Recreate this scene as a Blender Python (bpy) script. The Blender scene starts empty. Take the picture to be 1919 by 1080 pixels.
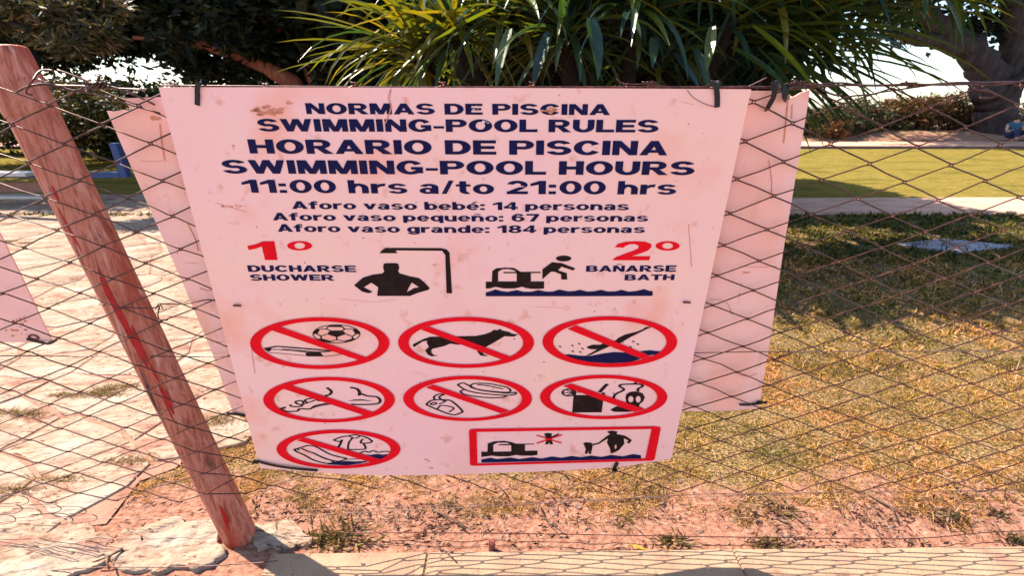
import bpy, bmesh, math, random
import numpy as np
from mathutils import Vector, Matrix, noise
R = math.radians
random.seed(7); rng = np.random.default_rng(7)
sc = bpy.context.scene
col = sc.collection

# ------------------------------------------------------------------ camera, sky, sun, exposure
TILT, CAMH, F = R(22.8), 1.5, 810.0
cam_d = bpy.data.cameras.new('camera'); cam = bpy.data.objects.new('camera', cam_d); col.objects.link(cam)
cam.location = (0, 0, CAMH); cam.rotation_euler = (R(90) - TILT, 0, 0)
cam_d.sensor_width = 36; cam_d.lens = F / 1919 * 36; cam_d.clip_start = .05; cam_d.clip_end = 3000
cam_d.dof.use_dof = True; cam_d.dof.focus_distance = 1.25; cam_d.dof.aperture_fstop = 4.5
sc.camera = cam
SUNV = Vector((-.80, .37, 1.0)).normalized()          # towards the sun
sun_el = math.asin(SUNV.z); sun_az = math.atan2(SUNV.x, SUNV.y)
w = bpy.data.worlds.new('World'); sc.world = w; w.use_nodes = True
nt = w.node_tree; nt.nodes.clear()
sky = nt.nodes.new('ShaderNodeTexSky'); sky.sky_type = 'NISHITA'; sky.sun_disc = False
sky.sun_elevation = sun_el; sky.sun_rotation = sun_az; sky.dust_density = .7; sky.air_density = 1.0; sky.ozone_density = 1.0
bg = nt.nodes.new('ShaderNodeBackground'); bg.inputs[1].default_value = .11
wo = nt.nodes.new('ShaderNodeOutputWorld')
nt.links.new(sky.outputs[0], bg.inputs[0]); nt.links.new(bg.outputs[0], wo.inputs[0])
sd = bpy.data.lights.new('sun', 'SUN'); sd.energy = 4.9; sd.angle = R(.5); sd.color = (1, .88, .74)
sun = bpy.data.objects.new('sun', sd); col.objects.link(sun)
sun.rotation_euler = SUNV.to_track_quat('Z', 'Y').to_euler(); sun.location = (-6, 3, 10)
vs = sc.view_settings; vs.view_transform = 'Standard'; vs.look = 'None'; vs.gamma = 1; vs.exposure = 1.62
vs.use_curve_mapping = False

# ------------------------------------------------------------------ helpers
FW = Vector((0, math.cos(TILT), -math.sin(TILT))); UP = Vector((0, math.sin(TILT), math.cos(TILT)))
CAM = Vector((0, 0, CAMH))
def ray(px, py): return Vector(((px - 959.5) / F, 0, 0)) + UP * ((540 - py) / F) + FW
def at(px, py, Y):                        # a place at distance Y ahead
    d = ray(px, py); return CAM + d * (Y / d.y)
def gnd(px, py, z=0.0):
    d = ray(px, py); return CAM + d * ((z - CAMH) / d.z)

def tag(o, label=None, cat=None, group=None, kind=None):
    if label: o['label'] = label
    if cat: o['category'] = cat
    if group: o['group'] = group
    if kind: o['kind'] = kind
    return o
def empty(name, loc, label, cat, group=None):
    o = bpy.data.objects.new(name, None); col.objects.link(o); o.location = loc
    o.empty_display_size = .05
    bpy.context.view_layer.update()
    return tag(o, label, cat, group)
def link(name, me, mat=None, parent=None):
    o = bpy.data.objects.new(name, me); col.objects.link(o)
    if mat is not None:
        for m in (mat if isinstance(mat, (list, tuple)) else [mat]): me.materials.append(m)
    if parent is not None:
        o.parent = parent
        p = Vector((0, 0, 0)); q = parent
        while q is not None: p += Vector(q.location); q = q.parent
        o.location = -p                    # meshes are written in world coordinates
    return o
def mesh(name, verts, faces, mat=None, parent=None, smooth=False, loc=None):
    me = bpy.data.meshes.new(name); me.from_pydata([tuple(v) for v in verts], [], faces); me.update()
    if smooth: me.polygons.foreach_set('use_smooth', [True] * len(me.polygons))
    return link(name, me, mat, parent)
def bm_obj(name, bm, mat=None, parent=None, smooth=False):
    me = bpy.data.meshes.new(name); bm.to_mesh(me); bm.free()
    if smooth: me.polygons.foreach_set('use_smooth', [True] * len(me.polygons))
    return link(name, me, mat, parent)

def new_mat(name):
    m = bpy.data.materials.new(name); m.use_nodes = True
    n = m.node_tree; b = n.nodes['Principled BSDF']; return m, n, b
def tex_mat(name, cols, scale=20, rough=.8, bump=.3, bscale=None, stretch=(1, 1, 1), detail=8, spec=.3, bdist=.01,
            metallic=0, transl=0, lo=.3, hi=.7, extra=None):
    """noise-driven colour ramp + fine bump, in object coordinates"""
    g = {'cream_pink_stone': 1.22, 'sandy_concrete': 1.22, 'pinkish_pavement': 1.4, 'sunny_lawn': 1.3, 'red_bank': 1.2, 'sandy_joint': 1.2, 'weathered_pink_brown_post': 1.0}.get(name, 1.0)
    cols = [tuple(v * g for v in c) for c in cols]
    if extra: extra = [(tuple(v * g for v in e[0]), *e[1:]) for e in extra]
    m, n, b = new_mat(name); N = n.nodes.new; L = n.links.new
    tc = N('ShaderNodeTexCoord'); mp = N('ShaderNodeMapping'); mp.inputs['Scale'].default_value = stretch
    L(tc.outputs['Object'], mp.inputs[0])
    nz = N('ShaderNodeTexNoise'); nz.inputs['Scale'].default_value = scale; nz.inputs['Detail'].default_value = detail
    nz.inputs['Roughness'].default_value = .62
    L(mp.outputs[0], nz.inputs['Vector'])
    cr = N('ShaderNodeValToRGB'); e = cr.color_ramp.elements
    while len(e) < len(cols): e.new(.5)
    for i, c in enumerate(cols):
        e[i].position = lo + (hi - lo) * i / max(1, len(cols) - 1); e[i].color = (*c, 1)
    L(nz.outputs[0], cr.inputs[0])
    out = cr.outputs[0]
    if extra:                             # (colour, scale, threshold lo, hi)
        for (c, s, a, bb) in extra:
            n2 = N('ShaderNodeTexNoise'); n2.inputs['Scale'].default_value = s; n2.inputs['Detail'].default_value = 6
            L(mp.outputs[0], n2.inputs['Vector'])
            mr = N('ShaderNodeMapRange'); mr.inputs[1].default_value = a; mr.inputs[2].default_value = bb
            L(n2.outputs[0], mr.inputs[0])
            mx = N('ShaderNodeMix'); mx.data_type = 'RGBA'
            L(mr.outputs[0], mx.inputs[0]); L(out, mx.inputs[6]); mx.inputs[7].default_value = (*c, 1); out = mx.outputs[2]
    L(out, b.inputs['Base Color'])
    b.inputs['Roughness'].default_value = rough; b.inputs['Specular IOR Level'].default_value = spec
    b.inputs['Metallic'].default_value = metallic
    if bump:
        nb = N('ShaderNodeTexNoise'); nb.inputs['Scale'].default_value = bscale or scale * 4; nb.inputs['Detail'].default_value = 8
        L(mp.outputs[0], nb.inputs['Vector'])
        bp = N('ShaderNodeBump'); bp.inputs['Strength'].default_value = bump; bp.inputs['Distance'].default_value = bdist
        L(nb.outputs[0], bp.inputs['Height']); L(bp.outputs[0], b.inputs['Normal'])
    return m
def leaf_mat(name, rough=.5, transl=.35, spec=.4, tint=(1.3, 1.3, .5)):
    """colour comes from the per-leaf attribute 'leaf_colour'"""
    m, n, b = new_mat(name); N = n.nodes.new; L = n.links.new
    a = N('ShaderNodeAttribute'); a.attribute_name = 'leaf_colour'
    L(a.outputs['Color'], b.inputs['Base Color'])
    b.inputs['Roughness'].default_value = rough; b.inputs['Specular IOR Level'].default_value = spec
    if transl:
        t = N('ShaderNodeBsdfTranslucent'); mu = N('ShaderNodeMix'); mu.data_type = 'RGBA'; mu.blend_type = 'MULTIPLY'
        mu.inputs[0].default_value = 1; mu.inputs[7].default_value = (*tint, 1)
        L(a.outputs['Color'], mu.inputs[6]); L(mu.outputs[2], t.inputs[0])
        ms = N('ShaderNodeMixShader'); ms.inputs[0].default_value = transl
        L(b.outputs[0], ms.inputs[1]); L(t.outputs[0], ms.inputs[2])
        L(ms.outputs[0], n.nodes['Material Output'].inputs[0])
    return m

def tube(bm, pts, rad, sides=8, cap=True):
    """tapered tube along pts; rad a number or list"""
    pts = [Vector(p) for p in pts]; n = len(pts)
    rs = rad if isinstance(rad, (list, tuple)) else [rad] * n
    rings = []; prev = None
    for i, p in enumerate(pts):
        t = (pts[min(i + 1, n - 1)] - pts[max(i - 1, 0)])
        if t.length < 1e-9: t = Vector((0, 0, 1))
        t.normalize()
        a = prev if prev is not None else (Vector((0, 0, 1)) if abs(t.z) < .9 else Vector((1, 0, 0)))
        u = (a - t * a.dot(t))
        if u.length < 1e-6: u = t.orthogonal()
        u.normalize(); v = t.cross(u); prev = u
        rings.append([bm.verts.new(p + (u * math.cos(k * math.tau / sides) + v * math.sin(k * math.tau / sides)) * rs[i]) for k in range(sides)])
    for a, b in zip(rings, rings[1:]):
        for k in range(sides): bm.faces.new((a[k], a[(k + 1) % sides], b[(k + 1) % sides], b[k]))
    if cap:
        bm.faces.new(rings[0][::-1]); bm.faces.new(rings[-1])
def smooth_path(pts, sub=5):
    pts = [Vector(p) for p in pts]; out = []
    for i in range(len(pts) - 1):
        p0 = pts[max(i - 1, 0)]; p1 = pts[i]; p2 = pts[i + 1]; p3 = pts[min(i + 2, len(pts) - 1)]
        for k in range(sub):
            t = k / sub
            out.append(.5 * ((2 * p1) + (p2 - p0) * t + (2 * p0 - 5 * p1 + 4 * p2 - p3) * t * t + (3 * p1 - p0 - 3 * p2 + p3) * t ** 3))
    out.append(pts[-1]); return out
def box(bm, c, s, rz=0, bev=0):
    r = bmesh.ops.create_cube(bm, size=1)
    M = Matrix.Translation(c) @ Matrix.Rotation(rz, 4, 'Z') @ Matrix.Diagonal((*s, 1))
    bmesh.ops.transform(bm, matrix=M, verts=r['verts'])
    if bev:
        es = list({e for v in r['verts'] for e in v.link_edges})
        bmesh.ops.bevel(bm, geom=es, offset=bev, segments=2, affect='EDGES')
def prism(bm, poly, z0, z1, inset=0.0, jit=0.0, rings=4, seed=0.0):
    """poly: xy list; a slab with rounded rim and an uneven top made of shrinking rings"""
    c = Vector((sum(p[0] for p in poly) / len(poly), sum(p[1] for p in poly) / len(poly)))
    n = len(poly); loops = []
    loops.append([bm.verts.new((p[0], p[1], z0)) for p in poly])
    ins0 = [(0, z1 - inset * .6), (inset * .35, z1 - inset * .2)]
    for d, z in ins0:
        lp = []
        for p in poly:
            v = Vector((p[0], p[1])) - c; l = v.length; q = c + v * max(0, (l - d) / l)
            lp.append(bm.verts.new((q.x, q.y, z + random.uniform(-jit, jit) * .5)))
        loops.append(lp)
    for r in range(rings):
        f = 1 - r / rings; lp = []
        for p in poly:
            v = Vector((p[0], p[1])) - c; l = v.length; q = c + v * max(0, (l - inset) / l) * f
            hz = jit * (1.6 * noise.noise(Vector((q.x * 9, q.y * 14, seed))) + .9 * noise.noise(Vector((q.x * 30, q.y * 40, seed))))
            lp.append(bm.verts.new((q.x, q.y, z1 + hz)))
        loops.append(lp)
    for a, b in zip(loops, loops[1:]):
        for k in range(n): bm.faces.new((a[k], a[(k + 1) % n], b[(k + 1) % n], b[k]))
    ct = bm.verts.new((c.x, c.y, z1)); t = loops[-1]
    for k in range(n): bm.faces.new((t[k], t[(k + 1) % n], ct))
def quads_mesh(name, V, C, mat, parent=None, nv=4, faces=None):
    """V: (n, nv, 3) array; one polygon of nv corners each (or a face pattern); C: (n,3) colours"""
    n = len(V); me = bpy.data.meshes.new(name)
    if faces is None: faces = [list(range(nv))]
    fp = np.concatenate([np.array(f) for f in faces]); fl = [len(f) for f in faces]
    me.vertices.add(n * nv); me.vertices.foreach_set('co', V.reshape(-1).astype(np.float32))
    L = (np.arange(n)[:, None] * nv + fp[None, :]).reshape(-1)
    me.loops.add(len(L)); me.loops.foreach_set('vertex_index', L.astype(np.int32))
    tot = np.tile(np.array(fl), n); st = np.concatenate([[0], np.cumsum(tot)[:-1]])
    me.polygons.add(len(tot)); me.polygons.foreach_set('loop_start', st.astype(np.int32)); me.polygons.foreach_set('loop_total', tot.astype(np.int32))
    me.update(calc_edges=True)
    at_ = me.color_attributes.new('leaf_colour', 'FLOAT_COLOR', 'POINT')
    cc = np.ones((n, nv, 4), np.float32); cc[:, :, :3] = C[:, None, :]
    at_.data.foreach_set('color', cc.reshape(-1))
    return link(name, me, mat, parent)
def pick(cols, n, jitter=.18):
    cols = np.array(cols, float); i = rng.integers(0, len(cols), n)
    return cols[i] * (1 + rng.uniform(-jitter, jitter, (n, 1))) * (1 + rng.uniform(-jitter * .4, jitter * .4, (n, 3)))
def rand_dirs(n):
    v = rng.normal(size=(n, 3)); return v / np.linalg.norm(v, axis=1)[:, None]
def leaves(P, D, L, W, up=None):
    """diamond-shaped folded leaves: root P, direction D, length L, width W -> (n,4,3)"""
    n = len(P)
    u = rand_dirs(n) if up is None else up
    S = np.cross(D, u); S /= np.maximum(np.linalg.norm(S, axis=1), 1e-6)[:, None]
    L = np.asarray(L).reshape(-1, 1); W = np.asarray(W).reshape(-1, 1)
    N_ = np.cross(S, D)
    m = P + D * L * .45 - N_ * W * .15
    return np.stack([P, m + S * W * .5, P + D * L, m - S * W * .5], 1)

# ------------------------------------------------------------------ materials
M_soil_cols = [(.30, .13, .085), (.50, .26, .19), (.60, .36, .28)]
M = {}
M['sign'] = tex_mat('pink_faded_board', [(.94, .525, .525), (.95, .53, .47), (.96, .545, .42)], scale=2.2, rough=.6, bump=.06, bscale=60, spec=.08, bdist=.002,
                    extra=[((.90, .34, .22), 5, .55, .8), ((.62, .28, .22), 60, .68, .78), ((.94, .50, .47), 1.6, .48, .7), ((.78, .34, .26), 22, .62, .75)])
M['sign_back'] = tex_mat('pink_faded_board_rear', [(.95, .50, .45), (.96, .52, .46), (.96, .53, .42)], scale=3, rough=.6, bump=.06, bscale=50, bdist=.002, spec=.08,
                         stretch=(1.6, 1, .8), extra=[((.88, .34, .22), 4, .52, .75), ((.70, .30, .20), 10, .62, .75), ((.5, .24, .18), 60, .68, .76), ((.95, .46, .38), 2, .5, .7)])
M['navy'] = tex_mat('navy_print', [(.0042, .0035, .040), (.006, .0045, .050), (.022, .010, .040)], scale=30, rough=.6, spec=.12, bump=0, lo=.3, hi=.75,
                    extra=[((.16, .07, .10), 260, .68, .8)])
M['brown'] = tex_mat('dark_brown_print', [(.011, .0035, .003), (.016, .006, .005), (.026, .011, .009)], scale=40, rough=.6, spec=.12, bump=0, extra=[((.12, .05, .05), 200, .68, .8)])
M['red'] = tex_mat('red_print', [(.72, .001, .010), (.82, .002, .012), (.84, .004, .014)], scale=12, rough=.6, spec=.10, bump=0)
M['scuff'] = tex_mat('rusty_scuff', [(.55, .14, .07), (.68, .26, .16), (.45, .12, .06)], scale=80, rough=.8, bump=0)
M['scratch'] = tex_mat('pale_scratch', [(.8, .6, .6), (.85, .65, .65)], scale=50, rough=.6, bump=0)
M['post'] = tex_mat('weathered_pink_brown_post', [(.22, .052, .030), (.40, .110, .066), (.52, .180, .120), (.32, .078, .046), (.48, .150, .095)], scale=14, rough=.62, bump=.6, bscale=40, stretch=(3.2, 3.2, .35), bdist=.005, lo=.34, hi=.66,
                    extra=[((.36, .045, .018), 3.2, .54, .70), ((.035, .013, .012), 6, .63, .70), ((.58, .26, .20), 18, .56, .72), ((.08, .025, .018), 70, .66, .74)])
M['redpaint'] = tex_mat('red_paint_drip', [(.16, .012, .008), (.36, .004, .004), (.42, .006, .006), (.22, .03, .02)], scale=45, rough=.55, bump=.4, stretch=(2, 2, .7), lo=.3, hi=.7, bdist=.002)
M['wire'] = tex_mat('rusty_wire', [(.030, .009, .007), (.065, .019, .013), (.16, .055, .038)], scale=45, rough=.42, bump=.4, metallic=.45, spec=.6, bdist=.001)
M['wire_pale'] = tex_mat('galvanised_wire', [(.12, .055, .045), (.24, .15, .13)], scale=40, rough=.4, bump=.2, metallic=.4, bdist=.001)
M['tie'] = tex_mat('black_nylon', [(.003, .003, .004), (.008, .008, .011)], scale=40, rough=.35, bump=.1, bdist=.001)
M['rust'] = tex_mat('rusty_steel', [(.12, .035, .025), (.28, .08, .05)], scale=40, rough=.8, bump=.5, bdist=.003)
M['stone'] = tex_mat('cream_pink_stone', spec=.08, cols= [(.20, .125, .085), (.25, .175, .122), (.285, .212, .158), (.24, .155, .108), (.27, .19, .14)], scale=4.5, rough=.95, bump=1.0, bscale=11, stretch=(1, 2.6, 1), bdist=.035, lo=.34, hi=.64,
                     extra=[((.21, .105, .075), 5, .52, .62), ((.115, .055, .038), 21, .60, .66), ((.30, .235, .185), 2.5, .5, .65), ((.07, .035, .025), 60, .66, .70)])
M['kerb'] = tex_mat('sandy_concrete', [(.22, .14, .088), (.262, .168, .105), (.285, .19, .125)], scale=9, rough=.95, bump=.7, bscale=70, bdist=.004,
                    extra=[((.21, .115, .078), 6, .52, .7), ((.11, .06, .045), 90, .64, .70), ((.17, .09, .06), 25, .62, .7)])
M['pave'] = tex_mat('pinkish_pavement', spec=0, cols= [(.30, .165, .115), (.39, .225, .16), (.43, .26, .19)], scale=1.5, rough=.9, bump=.3, bscale=20, stretch=(.6, 2, 1),
                    extra=[((.24, .13, .09), 4, .52, .7), ((.16, .085, .06), 12, .62, .72)])
M['plastic'] = tex_mat('pale_slab', [(.20, .175, .20), (.32, .28, .31)], scale=6, rough=.6, bump=.1)
M['blue'] = tex_mat('blue_enamel', [(.012, .042, .15), (.018, .06, .19)], scale=8, rough=.35, bump=.05)
M['white'] = tex_mat('white_enamel', [(.42, .40, .38), (.5, .48, .46)], scale=8, rough=.4, bump=.05)
M['boards'] = tex_mat('pink_weathered_board', [(.2, .09, .07), (.28, .15, .12)], scale=6, rough=.7, bump=.2)
M['bark'] = tex_mat('dark_bark', [(.010, .007, .006), (.022, .015, .014), (.035, .026, .023)], scale=4, rough=.95, bump=.8, bscale=10, stretch=(2.5, 2.5, .7), bdist=.05)
M['bark_far'] = tex_mat('hazy_grey_bark', [(.020, .014, .014), (.045, .032, .031), (.07, .052, .05)], scale=2, rough=.95, bump=.8, bscale=6, stretch=(2.5, 2.5, .7), bdist=.08)  # distance haze put into the bark colour
M['bark_red'] = tex_mat('reddish_bark', [(.16, .045, .026), (.28, .09, .055), (.36, .13, .085)], scale=6, rough=.95, bump=.8, bscale=14, stretch=(2.5, 2.5, .7), bdist=.04)
M['yucca_stem'] = tex_mat('yucca_stem', [(.007, .004, .003), (.02, .012, .008)], scale=12, rough=.95, bump=.8, stretch=(1, 1, 4), bdist=.02)
M['leaf_tree'] = leaf_mat('tree_leaf', .5, .2, .22)
M['leaf_grass'] = leaf_mat('grass_blade', .7, .35, .2, (1.15, 1.1, .7))
M['leaf_yucca'] = leaf_mat('yucca_leaf', .30, .34, .6, (2.4, 2.0, .25))
M['twig'] = tex_mat('dry_twig', [(.05, .02, .015), (.18, .11, .075)], scale=30, rough=.9, bump=.4, bdist=.003)
M['skin'] = tex_mat('skin', [(.45, .22, .16), (.5, .26, .19)], scale=8, rough=.6, bump=0)
M['shirt'] = tex_mat('light_blue_cloth', [(.025, .075, .13), (.035, .10, .17)], scale=10, rough=.9, bump=.1)
M['jeans'] = tex_mat('dark_blue_cloth', [(.015, .02, .06), (.03, .035, .09)], scale=10, rough=.9, bump=.1)
M['hair'] = tex_mat('dark_hair', [(.02, .012, .01), (.04, .02, .015)], scale=30, rough=.6, bump=.1)

# near ground: soil by the fence passing into dry turf
def ground_mat():
    m, n, b = new_mat('soil_and_turf'); N = n.nodes.new; L = n.links.new
    tc = N('ShaderNodeTexCoord'); g = tc.outputs['Object']
    def nz(s, det=8, st=None):
        t = N('ShaderNodeTexNoise'); t.inputs['Scale'].default_value = s; t.inputs['Detail'].default_value = det; t.inputs['Roughness'].default_value = .65
        if st:
            mp = N('ShaderNodeMapping'); mp.inputs['Scale'].default_value = st; L(g, mp.inputs[0]); L(mp.outputs[0], t.inputs['Vector'])
        else: L(g, t.inputs['Vector'])
        return t.outputs[0]
    def ramp(f, cols, lo, hi):
        cr = N('ShaderNodeValToRGB'); e = cr.color_ramp.elements
        while len(e) < len(cols): e.new(.5)
        for i, c in enumerate(cols): e[i].position = lo + (hi - lo) * i / (len(cols) - 1); e[i].color = (*[v * 1.2 for v in c], 1)
        L(f, cr.inputs[0]); return cr.outputs[0]
    soil = ramp(nz(34, 12, (1, 1.8, 1)), [(.045, .014, .009), (.165, .066, .040), (.225, .105, .068), (.26, .135, .092), (.32, .19, .135)], .30, .68)
    turf = ramp(nz(70, 12, (1, 1.6, 1)), [(.006, .005, .003), (.03, .024, .008), (.13, .085, .028), (.26, .155, .075), (.34, .20, .12)], .38, .62)
    fine = ramp(nz(2.0, 4, (.7, 1.4, 1)), [(.024, .026, .007), (.085, .060, .016)], .35, .65)
    mx = N('ShaderNodeMix'); mx.data_type = 'RGBA'; mx.inputs[0].default_value = .22; L(turf, mx.inputs[6]); L(fine, mx.inputs[7])
    sp = N('ShaderNodeSeparateXYZ'); L(g, sp.inputs[0])
    ad = N('ShaderNodeMath'); ad.operation = 'MULTIPLY_ADD'; L(nz(3.2, 6), ad.inputs[0]); ad.inputs[1].default_value = .8; L(sp.outputs[1], ad.inputs[2])
    ad2 = N('ShaderNodeMath'); ad2.operation = 'MULTIPLY_ADD'; L(nz(30, 6), ad2.inputs[0]); ad2.inputs[1].default_value = .25; L(ad.outputs[0], ad2.inputs[2])
    mr = N('ShaderNodeMapRange'); mr.inputs[1].default_value = 1.86; mr.inputs[2].default_value = 2.0; L(ad2.outputs[0], mr.inputs[0])
    fx = N('ShaderNodeMix'); fx.data_type = 'RGBA'; L(mr.outputs[0], fx.inputs[0]); L(soil, fx.inputs[6]); L(mx.outputs[2], fx.inputs[7])
    L(fx.outputs[2], b.inputs['Base Color']); b.inputs['Roughness'].default_value = .95; b.inputs['Specular IOR Level'].default_value = .15
    bp = N('ShaderNodeBump'); bp.inputs['Strength'].default_value = .8; bp.inputs['Distance'].default_value = .012
    L(nz(60, 10), bp.inputs['Height']); L(bp.outputs[0], b.inputs['Normal'])
    return m
M['ground'] = ground_mat()
M['lawn'] = tex_mat('sunny_lawn', [(.070, .060, .014), (.14, .108, .026), (.19, .138, .038)], scale=6, rough=.95, bump=.9, bscale=18, bdist=.05, stretch=(.5, 2.0, 1), spec=.0,
                    extra=[((.17, .11, .024), 14, .5, .75), ((.05, .05, .01), 1.2, .52, .75)])
M['land'] = tex_mat('far_land', [(.12, .10, .05), (.2, .15, .08)], scale=.2, rough=1, bump=0)

# ------------------------------------------------------------------ setting
def grid_mesh(name, x0, x1, y0, y1, nx, ny, zf, mat, kind='structure', parent=None):
    xs = np.linspace(x0, x1, nx); ys = np.linspace(y0, y1, ny)
    V = [(x, y, zf(x, y)) for y in ys for x in xs]
    Fc = [(j * nx + i, j * nx + i + 1, (j + 1) * nx + i + 1, (j + 1) * nx + i) for j in range(ny - 1) for i in range(nx - 1)]
    o = mesh(name, V, Fc, mat, parent, smooth=True)
    if kind: o['kind'] = kind
    return o
def nz2(x, y, s=1.0, k=0): return noise.noise(Vector((x * s, y * s, k * 7.3)))
# far land to the horizon
mesh('far_land', [(-1500, 17, -.02), (1500, 17, -.02), (1500, 2500, -.02), (-1500, 2500, -.02)], [(0, 1, 2, 3)], M['land'])['kind'] = 'structure'
def zs(x, y):
    f = max(0, min(1, (1.9 - y) / .5))
    return f * (.010 * nz2(x, y, 7) + .006 * nz2(x, y, 22, 1) + .004 * nz2(x, y, 55, 2))
grid_mesh('soil', -2.6, 2.9, .78, 2.0, 300, 80, zs, M['ground'])
mesh('lawn', [(-14, 2.0, 0), (14, 2.0, 0), (14, 6.40, 0), (-14, 6.40, 0)], [(0, 1, 2, 3)], M['ground'])['kind'] = 'structure'
mesh('pavement', [(-30, 6.38, .006), (30, 6.38, .006), (30, 8.15, .006), (-30, 7.0, .006)], [(0, 1, 2, 3)], M['pave'])['kind'] = 'structure'
o = mesh('far_lawn', [(-30, 6.9, .0), (30, 6.9, .0), (60, 17.4, .0), (-60, 17.4, .0)], [(0, 1, 2, 3)], M['lawn']); o['kind'] = 'structure'
# far path with a low edging, coloured dark for the kerb's shadow
mesh('path', [(-60, 17.35, .006), (60, 17.35, .006), (70, 21.5, .006), (-70, 21.5, .006)], [(0, 1, 2, 3)], M['pave'])['kind'] = 'structure'
bm = bmesh.new(); box(bm, (8, 17.5, .04), (110, .28, .10)); o = bm_obj('path_edging', bm, tex_mat('shadow_dark_edging', [(.08, .05, .05), (.14, .09, .08)], scale=2)); o['kind'] = 'structure'
# earth bank behind the path
def zb(x, y): return .05 + .30 * max(0, min(1, (y - 21.2) / 2)) + .12 * nz2(x, y, .5)
grid_mesh('earth_bank', -45, 55, 21.2, 26, 90, 12, zb, tex_mat('red_bank', [(.10, .07, .04), (.26, .12, .08), (.16, .14, .05)], scale=.8, rough=1, stretch=(.4, 2, 1)))
# kerb
bm = bmesh.new()
segs = [-.86, -.30, .80, 1.95, 3.2]
kerb_top = lambda x: 1.075 + .004 * math.sin(x * 9)
o = None
kerb = empty('kerb', (0, .9, 0), None, None); kerb['kind'] = 'structure'; bm.free()
for a, b_ in zip(segs, segs[1:]):
    bm = bmesh.new(); box(bm, ((a + b_) / 2, .853 + .010 * (a + b_) / 2, -.012), (b_ - a - .003, .43, .07), rz=.010, bev=.004)
    bm_obj('kerb_stone', bm, M['kerb'], kerb)

mesh('ground', [(-16, -12, -.035), (16, -12, -.035), (16, 2.05, -.035), (-16, 2.05, -.035)], [(0, 1, 2, 3)],
     tex_mat('trodden_earth', [(.20, .145, .11), (.27, .20, .155), (.32, .24, .19)], scale=6, rough=1, spec=0, bump=.6))['kind'] = 'structure'
# natural stone slabs
def clip(poly, p, nrm):
    out = []
    for i in range(len(poly)):
        a, b_ = poly[i], poly[(i + 1) % len(poly)]
        da = (a - p).dot(nrm); db = (b_ - p).dot(nrm)
        if da <= 0: out.append(a)
        if (da < 0) != (db < 0) and abs(da - db) > 1e-9: out.append(a + (b_ - a) * (da / (da - db)))
    return out
def inside(pt, poly):
    c = False; n = len(poly)
    for i in range(n):
        a, b_ = poly[i], poly[(i + 1) % n]
        if (a.y > pt.y) != (b_.y > pt.y) and pt.x < (b_.x - a.x) * (pt.y - a.y) / (b_.y - a.y) + a.x: c = not c
    return c
gp = lambda px, py: gnd(px, py).xy
pave_poly = [gp(-260, 1040), gp(200, 985), gp(262, 905), gp(330, 880), gp(390, 822), gp(440, 785), gp(520, 690), gp(560, 600), gp(610, 500), gp(640, 410), Vector((-9.5, 6.37)), Vector((-9.5, 2))]
pave_poly = [Vector(p) for p in pave_poly]
paving = empty('stone_paving', (-3, 3, 0), None, None); paving['kind'] = 'structure'
# bed under the stones
bm = bmesh.new(); f = bm.faces.new([bm.verts.new((p.x, p.y, .008)) for p in pave_poly]); bmesh.ops.triangulate(bm, faces=[f])
bm_obj('bedding', bm, tex_mat('sandy_joint', [(.15, .064, .040), (.235, .118, .080), (.26, .14, .10)], scale=9, rough=1, bump=.5), paving)
seeds = []
y = .9
while y < 6.4:
    st = .24 + .08 * (y - .9)
    x = -9.4 + random.random() * st
    while x < -.3:
        seeds.append(Vector((x + random.uniform(-.38, .38) * st * 1.5, y + random.uniform(-.35, .35) * st))); x += st * 1.6
    y += st
cnt = 0
for s in seeds:
    if not inside(s, pave_poly): continue
    dpt = s.y * .92 + .58
    if 959.5 + s.x * F / dpt < -260: continue
    poly = [Vector(v) for v in ((s.x - 2, s.y - 2), (s.x + 2, s.y - 2), (s.x + 2, s.y + 2), (s.x - 2, s.y + 2))]
    for q in seeds:
        if q is s or (q - s).length > 2.6: continue
        d = (q - s); gap = .003 + .0012 * s.y
        poly = clip(poly, s + d * .5 - d.normalized() * gap, d)
        if len(poly) < 3: break
    if len(poly) < 3: continue
    # roughen the outline
    pts = []
    for i, a in enumerate(poly):
        b_ = poly[(i + 1) % len(poly)]
        k = max(1, int((b_ - a).length / (.07 + .02 * s.y)))
        for t in range(k):
            p = a + (b_ - a) * (t / k); pts.append(p + Vector((nz2(p.x, p.y, 9, 3), nz2(p.x, p.y, 9, 4))) * .030 - (p - s).normalized() * .006)
    bm = bmesh.new(); prism(bm, pts, -.01, .014 + random.uniform(-.002, .003), .006, .0016, 3 if s.y < 3 else 1, random.random() * 50)
    o = bm_obj('stone', bm, M['stone'], paving, smooth=True); cnt += 1

# three big pale slabs embedded round the post foot
def slab(name, pxs, h, label, cat='stone'):
    pts = [gnd(*p).xy for p in pxs]; pts = smooth_path([(p.x, p.y, 0) for p in pts + [pts[0]]], 9)[:-1]
    pts = [Vector((p.x, p.y)) for p in pts]
    pts = [p + Vector((nz2(p.x, p.y, 14, 3), nz2(p.x, p.y, 14, 4))) * .035 + Vector((nz2(p.x, p.y, 50, 5), nz2(p.x, p.y, 50, 6))) * .012 for p in pts]
    if sum(a.x * b.y - b.x * a.y for a, b in zip(pts, pts[1:] + pts[:1])) < 0: pts = pts[::-1]
    bm = bmesh.new(); prism(bm, pts, -.02, h * .7, .008, .0075, 16, random.random() * 50)
    o = bm_obj(name, bm, M['stone'], None, True); return tag(o, label, cat, 'pale flat rocks round the post foot')
slab('flat_rock', [(-120, 1075), (-100, 990), (40, 972), (150, 985), (190, 1005), (215, 1040), (120, 1085), (-60, 1110)], .022, 'large pale flat rock in the bottom left corner under the fence')
slab('flat_rock', [(225, 1010), (290, 985), (390, 980), (412, 1010), (430, 1040), (400, 1060), (300, 1075), (205, 1062), (190, 1040)], .024, 'pale flat rock just left of the foot of the leaning post')
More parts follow.
